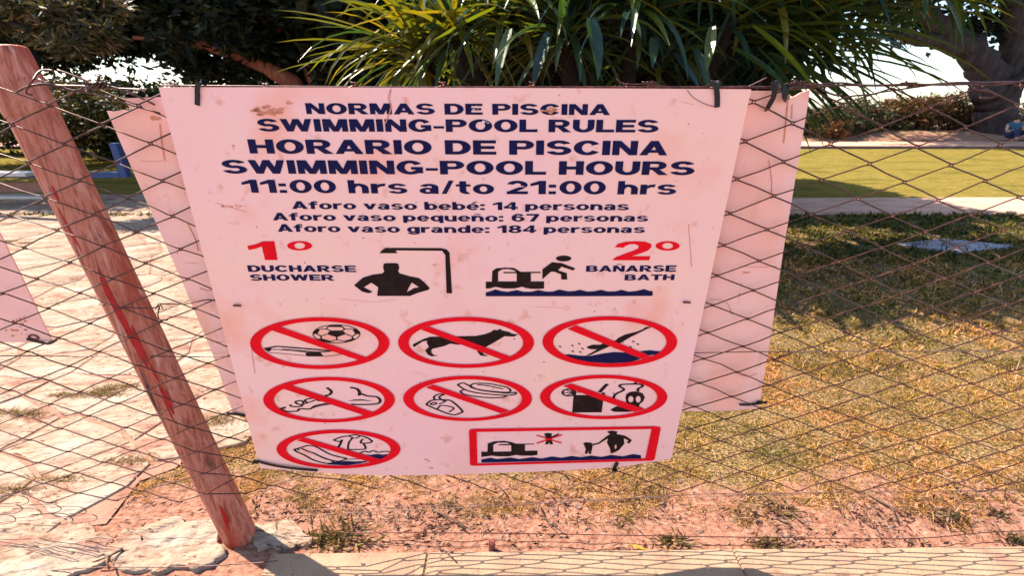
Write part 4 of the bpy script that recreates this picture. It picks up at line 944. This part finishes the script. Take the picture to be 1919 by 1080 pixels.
# grass
PP = np.array([[p.x, p.y] for p in pave_poly])
def in_pave(X, Y):
    c = np.zeros(len(X), bool); n_ = len(PP)
    for i in range(n_):
        a, b_ = PP[i], PP[(i + 1) % n_]
        with np.errstate(divide='ignore', invalid='ignore'):
            c ^= ((a[1] > Y) != (b_[1] > Y)) & (X < (b_[0] - a[0]) * (Y - a[1]) / (b_[1] - a[1]) + a[0])
    return c
dry = [(.56, .30, .095), (.48, .25, .06), (.62, .37, .18), (.26, .165, .025), (.12, .10, .014), (.44, .26, .045), (.68, .36, .24), (.03, .025, .008)]
green = [(.065, .076, .011), (.018, .036, .013), (.15, .122, .015), (.009, .022, .011), (.20, .145, .03)]  # far turf, shade of the yucca put into darker, greener blades
def grass(name, n, y0, y1, L0, L1, W_, cols, power=1.0, flat=.35, edge=None):
    Y = y0 + (y1 - y0) * rng.random(n) ** power
    half = 1.25 * (.92 * Y + .58) + .15
    X = rng.uniform(-1, 1, n) * half
    k = ~in_pave(X, Y) & (X > -half)
    hid = (np.abs((X * F / (.92 * Y + .58)) - 40) < 330) & (Y > 2.2)      # behind the boards, nothing of it shows
    k &= ~(hid & (rng.random(n) < .85))
    if edge is not None:
        nn = np.array([nz2(x, y_, 3.3, 31) + .5 * nz2(x, y_, 11, 32) for x, y_ in zip(X, Y)])
        k &= (Y > 1.27 + nn * .22)
    tf = np.array([noise.noise(Vector((x * 7, y_ * 12, 5.5))) + .6 * noise.noise(Vector((x * 22, y_ * 34, 2.5))) for x, y_ in zip(X, Y)])
    k &= rng.random(n) < np.clip(.75 + tf * 1.5, .12, 1)
    X, Y, tf = X[k], Y[k], tf[k]; n = len(X)
    P = np.stack([X, Y, np.full(n, .0)], 1)
    D_ = rng.normal(size=(n, 3)) * np.array([1.3, .9, 0]); D_[:, 2] = np.abs(rng.normal(size=n)) * flat * 2 + .08; D_ /= np.linalg.norm(D_, axis=1)[:, None]
    Lg = rng.uniform(L0, L1, n) * (1 + .1 * (Y - y0)) * (1 + np.clip(tf, -.5, .8)) * np.where(rng.random(n) < .06, 1.8, 1)
    V = leaves(P, D_, Lg, W_ * (1 + .35 * (Y - y0)) * rng.uniform(.6, 1.4, n))
    V[:, 2, 2] -= Lg * .15; V[:, 2, 2] = np.maximum(V[:, 2, 2], .003)
    C_ = pick(cols, n)
    pt = np.array([nz2(x, y_, 1.6, 33) for x, y_ in zip(X, Y)])[:, None]
    pt2 = np.array([nz2(x, y_, 4.5, 35) for x, y_ in zip(X, Y)])[:, None]
    C_ = C_ * (1 + pt * np.array([[.45, .1, .2]])) * (1 + pt2 * np.array([[.5, .35, .35]]))
    o = quads_mesh(name, V, np.clip(C_, .01, .9), M['leaf_grass']); o['kind'] = 'stuff'; return o
grass('dry_turf', 210000, 1.16, 2.4, .010, .034, .0022, dry, 1.1, .30, True)
grass('lawn_grass', 130000, 2.2, 4.4, .022, .050, .0045, dry * 2 + green, 1.0, .5)
grass('lawn_grass', 80000, 4.2, 6.40, .03, .06, .010, green, 1.0, .6)
# grass tufts in the stone joints
n = 2200; cx = rng.choice(len(seeds), n)
jc = [(.9 * -1, 0)]
joints = [gnd(*p) for p in ((25, 778), (60, 783), (185, 742), (215, 735), (240, 728), (15, 455), (50, 458), (410, 790), (395, 800), (240, 870), (110, 905), (200, 745), (130, 745), (30, 925))]
P = np.array([joints[i % len(joints)] for i in range(n)]) + rng.normal(size=(n, 3)) * np.array([.06, .012, 0])
D_ = rng.normal(size=(n, 3)) * np.array([1.3, .7, .25]); D_[:, 2] = np.abs(D_[:, 2]) + .1; D_ /= np.linalg.norm(D_, axis=1)[:, None]
P[:, 2] = .016
o = quads_mesh('joint_grass', leaves(P, D_, rng.uniform(.02, .045, n), .003 * np.ones(n)), pick([(.22, .12, .035), (.28, .18, .07), (.10, .075, .02)], n), M['leaf_grass']); o['kind'] = 'stuff'

# pale slab on the lawn
bm = bmesh.new(); prism(bm, [gnd(*p).xy for p in ((1678, 461), (1800, 477), (1898, 464), (1762, 451))][::1], .0, .028, .01, .003)
bmesh.ops.recalc_face_normals(bm, faces=bm.faces)
tag(bm_obj('ground_slab', bm, M['plastic']), 'pale lilac square cover slab lying on the shaded lawn at the right', 'slab')

# ------------------------------------------------------------------ blue lounger by the left lawn
YB = 7.2
lg = empty('garden_bench', gnd(120, 360), 'blue metal garden bench with a white seat rail, seen left past the post', 'bench')
def bpart(name, pts, r, mat):
    bm = bmesh.new(); tube(bm, pts, r, 10); return bm_obj(name, bm, M[mat], lg, True)
def bbox_(name, a, b_, thick, dep, mat):
    bm = bmesh.new(); a = Vector(a); b_ = Vector(b_); c = (a + b_) / 2; box(bm, c, (abs(b_.x - a.x) + .001, dep, thick), bev=.008); return bm_obj(name, bm, M[mat], lg)
bbox_('seat_rail', at(-260, 329, YB), at(228, 326, YB), .09, .10, 'blue')
bm = bmesh.new(); q0 = at(226, 268, YB); q1 = at(226, 332, YB); box(bm, ((q0.x + q1.x) / 2, YB + .003, (q0.z + q1.z) / 2), (.13, .10, abs(q0.z - q1.z)), bev=.008); bm_obj('back_upright', bm, M['blue'], lg)
bbox_('seat_board', at(-260, 326, YB - .22), at(66, 325, YB - .22), .05, .30, 'white')
bbox_('lower_board', at(-260, 352, YB - .12), at(92, 350, YB - .12), .16, .03, 'boards')
bbox_('foot_rail', at(-260, 371, YB - .2), at(96, 369, YB - .2), .04, .08, 'white')
bpart('leg', [at(165, 330, YB), gnd(172, 376)], .04, 'blue'); bpart('leg', [at(-120, 330, YB), gnd(-130, 376)], .045, 'blue')

# ------------------------------------------------------------------ trees
tree_cols = [(.010, .016, .007), (.018, .024, .008), (.007, .011, .006), (.03, .03, .009)]
def cloud(clumps, n, L0, L1, wr=.35, flatten=.75, cols=tree_cols, droop=.0):
    """leaves spread over and through uneven clumps"""
    cl = np.array([(p[0], p[1], p[2], r) for p, r in clumps]); wgt = cl[:, 3] ** 2; idx = rng.choice(len(cl), n, p=wgt / wgt.sum())
    C_ = cl[idx]; d = rand_dirs(n); rr = rng.random(n) ** .45
    # sub-clusters: pull the leaves to twig tips
    sub = rand_dirs(len(cl) * 26).reshape(len(cl), 26, 3) * (rng.random((len(cl), 26, 1)) ** .4)
    ci = rng.integers(0, 26, n); tips = sub[idx, ci]
    off = tips * 1.0 + d * rr[:, None] * .30
    off[:, 2] *= flatten; off[:, 0] *= 1.35
    P = C_[:, :3] + off * C_[:, 3:4]
    D_ = rand_dirs(n) * np.array([1.5, 1, .7]) + d * .6; D_[:, 2] -= droop; D_ /= np.linalg.norm(D_, axis=1)[:, None]
    Lg = rng.uniform(L0, L1, n)
    return leaves(P, D_, Lg, Lg * wr), pick(cols, n, .3)
def tree(name, label, cat, trunk, clumps, n, L0, L1, bark, cols=tree_cols, limbs=(), wr=.35, group=None, at0=None, droop=0.0):
    base_ = trunk[0][0] if trunk else Vector((clumps[0][0][0], clumps[0][0][1], 0))
    t = empty(name, (base_[0], base_[1], 0), label, cat, group)
    if trunk:
        bm = bmesh.new(); P = smooth_path([p for p, r in trunk], 4); rr = np.interp(np.linspace(0, len(trunk) - 1, len(P)), range(len(trunk)), [r for p, r in trunk])
        for i, p in enumerate(P): p += Vector((nz2(i * .7, 1, 1, 3), 0, 0)) * rr[i] * .2
        tube(bm, P, list(rr), 12)
        bm_obj('trunk', bm, M[bark], t, True)
        for lb in limbs:
            bm = bmesh.new(); P = smooth_path([p for p, r in lb], 4); rr = np.interp(np.linspace(0, len(lb) - 1, len(P)), range(len(lb)), [r for p, r in lb])
            for i, p in enumerate(P): p += Vector((nz2(i * .8, rr[0] * 50, 1, 3), 0, nz2(i * .8, rr[0] * 50, 1, 4))) * rr[i] * .7
            tube(bm, P, list(rr), 9); bm_obj('limb', bm, M[bark], t, True)
    V, C_ = cloud(clumps, n, L0, L1, wr, cols=cols, droop=droop)
    quads_mesh('crown', V, C_, M['leaf_tree'], t)
    return t
def C(px, py, Y, r): return (at(px, py, Y), r)
# dark spreading tree on the left
cl = []
for px in range(-260, 700, 105):
    for py, Y, r in ((-190, 10.5, 1.7), (-95, 9.5, 1.25), (-20, 10.2, 1.0), (40, 9.6, .75)):
        cl.append(C(px + random.uniform(-40, 40), py + random.uniform(-15, 15), Y + random.uniform(-1, 1), r * random.uniform(.8, 1.15)))
cl += [C(360, 125, 9.6, .42), C(420, 150, 9.8, .45), C(330, 95, 9.6, .5), C(150, 112, 9.8, .36), C(500, 150, 9.8, .5), C(220, 90, 9.8, .42), C(280, 92, 10, .4), C(30, 95, 9.6, .6), C(-70, 80, 9.8, .7), C(110, 100, 10.5, .45), C(190, 75, 10.2, .45), C(260, 60, 10.2, .5), C(400, 85, 10.5, .75), C(480, 110, 10.8, .6), C(380, 120, 11, .42), C(330, 75, 10.4, .5), C(580, 95, 10, .7), C(650, 70, 9.6, .7), C(450, 140, 11.4, .4)]
tree('evergreen_tree', 'broad dark evergreen tree with reddish limbs, upper left behind the post', 'tree',
     [(gnd(675, 272), .42), (at(640, 200, 10), .34), (at(595, 130, 9.9), .30), (at(560, 60, 9.8), .24), (at(540, -60, 9.8), .2)], cl, 120000, .13, .26, 'bark_red', wr=.36,
     limbs=[[(at(600, 220, 10), .24), (at(545, 155, 9.4), .17), (at(480, 118, 9.2), .12), (at(400, 90, 9.1), .085), (at(330, 76, 9.0), .05), (at(250, 70, 9), .03)],
            [(at(610, 165, 10), .16), (at(660, 100, 10), .12), (at(700, 20, 10), .08)],
            [(at(575, 100, 9.8), .12), (at(500, 40, 9.5), .08), (at(420, -10, 9.5), .05)]])
# sunlit spray of a nearer oleander-like shrub
sl = [C(120, 30, 6.6, .30), C(160, 62, 6.5, .24), C(85, 60, 6.7, .2), C(130, 85, 6.4, .2), C(185, 20, 6.8, .25), C(0, 25, 6.8, .25), C(-40, 10, 6.8, .4), C(60, 5, 6.7, .3)]
tree('olive_tree', 'leafy branches with pale sunlit leaves just above the post top', 'tree',
     [(Vector((-9.2, 6.9, 0)), .09), (Vector((-8.8, 6.8, 1.4)), .07), (at(-60, 30, 6.8), .05)], sl, 7500, .10, .20, 'bark', wr=.22,
     cols=[(.05, .045, .02), (.10, .08, .04), (.03, .032, .012), (.16, .11, .06)], limbs=[[(at(-60, 30, 6.8), .04), (at(60, 50, 6.6), .025), (at(150, 60, 6.5), .012)]])
# dark trees behind the yucca
for i, (a, b_, Y, lab) in enumerate(((640, 1080, 9.5, 'dark dense tree behind the left half of the spiky clump'), (1060, 1480, 9.0, 'dark dense tree behind the right half of the spiky clump'))):
    cl = []
    for px in range(a, b_ + 1, 90):
        for py, r in ((-150, 1.6), (-70, 1.2), (10, 1.0), (70, .9), (125, .8), (175, .7)):
            if px > 1380 and py < 60: continue
            if px > 1250 and py < 20: continue
            if px > 1150 and py < -100: continue
            if px > 1400 and py < 150: continue
            cl.append(C(px + random.uniform(-30, 30), py, Y + random.uniform(-.6, 1.2), r * random.uniform(.85, 1.15)))
    m_ = (a + b_) // 2
    tree('background_tree', lab, 'tree', [(gnd(m_, 282), .3), (at(m_, 200, Y), .25), (at(m_ + 20, 0, Y), .15)], cl, 60000, .16, .32, 'bark', wr=.55)
# bushes behind, left
bcols = [(.04, .04, .010), (.085, .065, .014), (.02, .024, .008), (.12, .075, .02)]
for px, py, Y, r, lab in ((130, 200, 12.5, 1.45, 'yellowish green bush seen between the post and the broken board'), (-10, 190, 12.5, 1.2, 'yellowish bush seen left of the post top'), (210, 250, 13.5, 1.1, 'dark green low bush beside the upper left edge of the blank board')):
    cl = [C(px + random.uniform(-70, 70), py + random.uniform(-28, 48), Y + random.uniform(-.4, .6), r * random.uniform(.35, .6)) for _ in range(12)]
    tree('bush', lab, 'bush', None, cl, 7000, .09, .18, 'bark', bcols if 'yellow' in lab else tree_cols + [(.09, .09, .03)], wr=.4)
for x0, x1, Y, lab in ((-320, 150, 15.5, 'long dark hedge behind the bushes at the far left'), (150, 700, 16, 'long dark hedge beyond the lawn, left of the boards')):
    cl = []
    for px in range(x0, x1, 45):
        for py in (180, 215, 250): cl.append(C(px + random.uniform(-15, 15), py + random.uniform(-8, 8), Y, .85 * random.uniform(.8, 1.2)))
    tree('hedge', lab, 'hedge', None, cl, 16000, .14, .26, 'bark', tree_cols, wr=.5)
# shrubs beyond the path, right
rust_cols = [(.15, .070, .026), (.20, .09, .035), (.10, .060, .025), (.06, .05, .022)]
for px, py, Y, r, cols, lab in (
        (1545, 225, 22.5, 1.6, [(.03, .042, .02), (.05, .055, .02), (.10, .07, .03)], 'dark green shrub beyond the path, just right of the boards'),
        (1625, 222, 23.5, 1.5, [(.03, .04, .02), (.06, .055, .025), (.12, .07, .03)], 'dark shrub beyond the path between the first dark shrub and the rusty one'),
        (1700, 218, 24.5, 1.5, rust_cols, 'rust-brown shrub beyond the path, left of the orange one'),
        (1775, 212, 25, 1.8, rust_cols, 'tallest orange-brown shrub standing left of the big trunk'),
        (1560, 238, 22, .7, [(.16, .07, .03), (.2, .10, .045)], 'small orange shrub low beside the palm-like leaves'),
        (1960, 225, 26, 1.5, tree_cols, 'dark shrub beyond the big trunk at the right edge')):
    cl = [C(px + random.uniform(-1, 1) * 26 * r, py + random.uniform(-18, 24) * min(1.2, r), Y + random.uniform(-.5, .5), r * random.uniform(.35, .6)) for _ in range(14)]
    tree('shrub', lab, 'shrub', None, cl, 5200, .14, .30, 'bark', cols, wr=.4)
# big tree at the right
YT = 23
def T(px, py, r, dy=0): return (at(px, py, YT + dy), r)
cl = []
for px in range(1560, 2150, 70):
    for py, r in ((-220, 4.0), (-130, 3.0), (-60, 2.0)):
        cl.append(C(px + random.uniform(-30, 30), py, YT + random.uniform(-3, 3), r * random.uniform(.7, 1)))
cl += [C(x, y_, YT + 1, 1.0) for x, y_ in ((1830, 25), (1850, 55), (1865, 35), (1840, 70), (1915, 25), (1750, 40), (1735, 65), (1700, 50), (1690, 30))]
tree('parasol_tree', 'big dark forked tree with thick trunk at the right edge', 'tree',
     [(at(1862, 252, YT), 1.0), T(1864, 235, .86), T(1866, 205, .76), T(1868, 185, .78), T(1872, 160, .95), T(1874, 148, .98)], cl, 42000, .20, .38, 'bark_far', [(.02, .028, .022), (.03, .035, .03), (.015, .02, .018)], wr=.6,  # crown colours lightened and greyed for haze
     limbs=[[T(1858, 170, .70), T(1838, 120, .62), T(1808, 82, .50), T(1768, 52, .42), T(1720, 15, .34)],
            [T(1888, 170, .60), T(1898, 115, .48), T(1902, 50, .46), T(1900, -20, .42)],
            [T(1895, 155, .4), T(1935, 90, .4), T(1960, 30, .5)],
            [T(1822, 100, .35), T(1770, 85, .3), T(1725, 70, .28), T(1690, 60, .2)]])
# seated person by the trunk
def skin_body(name, verts, edges, radii, mat, parent, sub=1):
    me = bpy.data.meshes.new(name); me.from_pydata([tuple(v) for v in verts], edges, []); o = link(name, me, mat, parent)
    m1 = o.modifiers.new('skin', 'SKIN'); m1.use_smooth_shade = True
    for i, r in enumerate(radii): o.data.skin_vertices[0].data[i].radius = (r, r)
    o.data.skin_vertices[0].data[0].use_root = True
    s = o.modifiers.new('sub', 'SUBSURF'); s.levels = sub; s.render_levels = sub; return o
pc = gnd(1893, 262); pc.y = 20.3; pc.x = at(1893, 255, 20.3).x; pc.z = .25
S = 1.0
person = empty('person', (pc.x, pc.y, .2), 'person in a light blue top sitting against the big trunk at the right edge', 'person')
def rel(x, y_, z): return pc + Vector((x * 1.7, y_, z)) * S
bench = rel(0, 0, 0)
pv = [rel(0, 0, .12), rel(0, 0, .32), rel(0, .02, .52), rel(0, 0, .64), rel(0, 0, .76),
      rel(-.18, 0, .50), rel(-.22, -.1, .28), rel(-.1, -.28, .2), rel(.18, 0, .50), rel(.22, -.1, .28), rel(.1, -.28, .2),
      rel(-.1, -.05, .1), rel(-.14, -.4, .28), rel(-.14, -.55, -.12), rel(.1, -.05, .1), rel(.14, -.4, .28), rel(.14, -.55, -.12)]
pe = [(0, 1), (1, 2), (2, 3), (3, 4), (2, 5), (5, 6), (6, 7), (2, 8), (8, 9), (9, 10), (0, 11), (11, 12), (12, 13), (0, 14), (14, 15), (15, 16)]
skin_body('body', pv, pe, [.16, .16, .15, .06, .11, .06, .05, .04, .06, .05, .04, .1, .08, .05, .1, .08, .05], M['skin'], person)
skin_body('top', [rel(0, 0, .16), rel(0, 0, .34), rel(0, .02, .54), rel(-.2, 0, .50), rel(.2, 0, .50)], [(0, 1), (1, 2), (2, 3), (2, 4)], [.20, .20, .18, .09, .09], M['shirt'], person)
skin_body('trousers', [rel(0, 0, .10), rel(-.12, -.08, .1), rel(-.14, -.4, .29), rel(-.14, -.52, 0), rel(.12, -.08, .1), rel(.14, -.4, .29), rel(.14, -.52, 0)], [(0, 1), (1, 2), (2, 3), (0, 4), (4, 5), (5, 6)], [.19, .13, .10, .08, .13, .10, .08], M['jeans'], person)
bm = bmesh.new(); r = bmesh.ops.create_icosphere(bm, subdivisions=2, radius=.14); bmesh.ops.transform(bm, matrix=Matrix.Translation(rel(0, .04, .82)) @ Matrix.Diagonal((1.3, 1, 1, 1)), verts=r['verts']); bm_obj('hair', bm, M['hair'], person, True)

# ------------------------------------------------------------------ yucca
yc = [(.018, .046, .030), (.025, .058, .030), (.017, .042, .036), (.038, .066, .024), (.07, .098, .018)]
yl_sunlit = [(.075, .080, .012), (.14, .115, .014), (.06, .080, .018), (.09, .095, .022)]  # yellow leaves with the sunlight put into their colour
def strap(p0, d0, Lg, wd, droop, fold=.25, n=7, twist=0.0, side=None):
    """one folded strap leaf: rows of 3 points"""
    p = Vector(p0); d = Vector(d0).normalized(); V = []; st_ = Lg / n
    s0 = side
    for i in range(n + 1):
        t = i / n
        wv = wd * (min(1, .55 + t * 2.2) if t < .3 else (1 - ((t - .3) / .7) ** 2.2)) + .001
        s = d.cross(Vector((0, 0, 1)))
        if s.length < .15: s = s0.copy() if s0 is not None else Vector((1, 0, 0))
        s.normalize(); s = (Matrix.Rotation(twist * t, 3, d) @ s); s0 = s
        nn = s.cross(d).normalized()
        V += [p + s * wv * .5 + nn * wv * fold, p.copy(), p - s * wv * .5 + nn * wv * fold]
        p = p + d * st_; d = (d + Vector((0, 0, -droop * st_ * (1 + t * 1.5)))).normalized()
    return V
NS = 7
SF = []
for i in range(NS):
    a = i * 3; SF += [(a, a + 1, a + 4, a + 3), (a + 1, a + 2, a + 5, a + 4)]
yroot = gnd(1150, 470); yroot.y = 4.6
yucca = empty('yucca', (1.0, 4.6, 0), 'large spiky yucca clump with long strap leaves rising behind the boards', 'yucca')
heads = [(850, 55, 4.3), (790, 105, 4.4), (960, 15, 4.5), (1080, -20, 4.5), (1060, 70, 4.25), (1190, 20, 4.3), (1230, 110, 4.6), (1370, 30, 4.3), (1420, -20, 4.6), (1480, 70, 4.5), (1300, -60, 4.8), (900, -60, 4.8), (1540, 30, 4.8), (1390, 150, 4.8), (1200, -120, 4.7), (1000, -110, 4.9), (1420, -110, 4.9), (1560, -60, 5.0)]
for i, (hx, hy, hY) in enumerate(heads):
    h = at(hx, hy, hY); b0 = Vector((1.1 + (h.x - 1.1) * .25, 4.6 + random.uniform(-.15, .15), -.02))
    bm = bmesh.new(); P = smooth_path([b0, b0.lerp(h, .35) + Vector((0, 0, .1)), b0.lerp(h, .75) - Vector((0, 0, .08)), h], 4)
    tube(bm, P, [.11 - .05 * k / len(P) for k in range(len(P))], 9); bm_obj('stem', bm, M['yucca_stem'], yucca, True)
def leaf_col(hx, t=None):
    lit = max(0, min(1, (1000 - hx) / 260)) * .8 + .20  # left heads take more of the sunlit colour
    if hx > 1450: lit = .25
    return random.choice(yl_sunlit if random.random() < lit else yc)
leaf_specs = []
cx0 = at(1130, 0, 4.5)
for hx, hy, hY in heads:
    h = at(hx, hy, hY)
    for k in range(64):
        az = random.random() * math.tau; el = random.uniform(-.75, 1.25)
        out_ = (h.x - cx0.x) * .45
        d = Vector((math.cos(az) * math.cos(el) * 1.5 + out_ * .4, math.sin(az) * math.cos(el) - .15, math.sin(el)))
        Lg = random.uniform(.65, 1.0) * (1 + .25 * abs(d.normalized().x)) * (1 if el > -.3 else .7)
        wd = random.uniform(.040, .068) * (1.25 if abs(d.x) < .7 else .85)
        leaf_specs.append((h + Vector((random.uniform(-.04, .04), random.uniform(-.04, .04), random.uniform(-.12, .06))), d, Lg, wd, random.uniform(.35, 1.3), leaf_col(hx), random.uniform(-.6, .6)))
# leaves whose outline shows against the lighter background: (root px, tip px, distance, width)
for (a, b_, c_, d_, Y, wd, ylw) in (
        (770, 92, 528, 12, 4.2, .06, 1), (745, 85, 540, 27, 4.25, .055, 1), (760, 100, 530, 72, 4.15, .055, 1), (735, 92, 575, 103, 4.1, .04, 1), (760, 112, 520, 128, 4.1, .05, 1), (720, 102, 635, 108, 4.0, .03, 1),
        (870, 25, 655, 46, 4.0, .075, 1), (930, 15, 745, 132, 3.9, .11, 0), (760, 40, 625, -5, 4.3, .05, 1), (770, 70, 680, 3, 4.2, .05, 1), (705, 115, 650, 145, 4.1, .035, 1), (860, 60, 760, 165, 4.0, .07, 0), (880, 70, 815, 160, 4.0, .05, 1),
        (955, 55, 930, 165, 3.8, .10, 0), (1105, 35, 1120, 145, 3.7, .16, 0), (1300, 90, 1330, 175, 4.0, .11, 0), (1335, 50, 1325, 130, 3.8, .09, 0), (1260, 100, 1310, 165, 4.0, .10, 0), (1410, 50, 1525, 165, 3.8, .14, 0), (1370, 90, 1470, 160, 3.8, .15, 0), (1030, 60, 1000, 160, 3.9, .12, 0), (1180, 30, 1200, 70, 3.8, .08, 0), (1225, 70, 1222, 125, 3.9, .09, 0),
        (1440, 100, 1600, 200, 4.1, .12, 0), (1450, 110, 1575, 232, 4.0, .11, 0), (1430, 120, 1552, 262, 4.1, .10, 0), (1420, 90, 1530, 235, 4.0, .11, 0), (1470, 110, 1625, 215, 4.2, .10, 0), (1490, 90, 1660, 205, 4.2, .10, 0), (1440, 130, 1520, 285, 4.2, .08, 0), (1480, 120, 1605, 262, 4.3, .08, 0),
        (1420, 20, 1900, 2, 4.2, .09, 1), (1440, 30, 1815, 55, 4.2, .10, 0), (1500, 40, 1925, 42, 4.4, .08, 1), (1460, 50, 1810, 85, 4.2, .11, 0), (1480, 60, 1860, 133, 4.3, .07, 1), (1470, 75, 1790, 160, 4.3, .07, 0), (1490, 70, 1720, 118, 4.2, .09, 0), (1500, 85, 1740, 205, 4.4, .06, 0), (1480, 95, 1725, 205, 4.3, .08, 0), (1500, 110, 1700, 150, 4.4, .06, 0), (1470, 105, 1650, 180, 4.2, .09, 0), (1460, 120, 1590, 225, 4.3, .10, 0), (1450, 130, 1560, 245, 4.4, .10, 0), (1440, 130, 1545, 272, 4.3, .09, 0), (1480, 30, 1700, -12, 4.3, .09, 1), (1510, 60, 1690, 62, 4.2, .07, 0), (1520, 95, 1770, 130, 4.5, .06, 0), (1540, 105, 1810, 165, 4.6, .05, 0), (1500, 120, 1640, 235, 4.4, .07, 0)):
    p = at(a, b_, Y); q = at(c_, d_, Y - .25 + random.uniform(-.1, .1)); v = q - p; Lg = v.length * 1.06
    dr = .25; d = v.normalized() + Vector((0, 0, dr * Lg * .5 * .9))
    leaf_specs.insert(0, (p, d, Lg, wd * .82, dr, random.choice(yl_sunlit) if ylw else random.choice(yc), random.uniform(-.5, .5)))
print('yucca leaves', len(leaf_specs))
for hx, hy, hz in ((.9, 4.9, 3.0), (1.6, 5.2, 3.2), (2.3, 4.8, 3.1), (2.9, 5.4, 3.2), (3.5, 5.0, 2.9), (1.3, 5.9, 3.4), (2.2, 6.0, 3.3), (3.2, 6.1, 3.1), (.6, 5.6, 3.1), (2.8, 4.5, 2.8), (3.9, 5.6, 2.8), (1.9, 4.5, 2.9), (1.2, 4.6, 3.3), (3.4, 4.5, 2.7), (4.2, 5.1, 2.6)):  # heads above the view, added to cast shade on the lawn
    for k in range(64):
        az = random.random() * math.tau; el = random.uniform(-.7, 1.25)
        d = Vector((math.cos(az) * math.cos(el) * 1.5, math.sin(az) * math.cos(el), math.sin(el)))
        leaf_specs.append((Vector((hx, hy, hz)) + Vector((random.uniform(-.06, .06), random.uniform(-.06, .06), random.uniform(-.15, .1))), d, random.uniform(.6, .95), random.uniform(.05, .08), random.uniform(.4, 1.2), random.choice(yc), random.uniform(-.6, .6)))
    b0 = Vector((1.5 + (hx - 1.5) * .4, 5.0 + random.uniform(-.2, .2), -.02)); h = Vector((hx, hy, hz))
    bm = bmesh.new(); b0 = Vector((1.5 + (hx - 1.5) * .08, 5.1 + random.uniform(-.2, .2), -.02)); m1 = Vector((1.55 + (hx - 1.5) * .10, 5.1, 1.3)); m2 = Vector((1.6 + (hx - 1.5) * .14, 5.15, 2.25)); P = smooth_path([b0, m1, m2, h], 5)
    tube(bm, P, [.12 - .06 * k / len(P) for k in range(len(P))], 9); bm_obj('stem', bm, M['yucca_stem'], yucca, True)
def spec_verts(s): return strap(s[0], s[1], s[2], s[3], s[4], twist=s[6])
order = leaf_specs[:52] + sorted(leaf_specs[52:], key=lambda s: s[0].y + (9 if s[1].y > .3 else 0) + (20 if s[0].z > 2.5 else 0))
def leafobj(specs, name, stuff=False):
    V = []; Fc = []; Cc = []
    for s in specs:
        k = len(V); V += spec_verts(s); Fc += [tuple(a + k for a in f) for f in SF]; Cc += [s[5]] * ((NS + 1) * 3)
    o = mesh(name, V, Fc, M['leaf_yucca'], yucca, smooth=False)
    a = o.data.color_attributes.new('leaf_colour', 'FLOAT_COLOR', 'POINT')
    a.data.foreach_set('color', np.concatenate([np.array(Cc), np.ones((len(Cc), 1))], 1).astype(np.float32).reshape(-1))
    if stuff: o['kind'] = 'stuff'
    return o
for s in order[:300]: leafobj([s], 'leaf')
leafobj(order[300:], 'inner_and_shading_leaves', True)
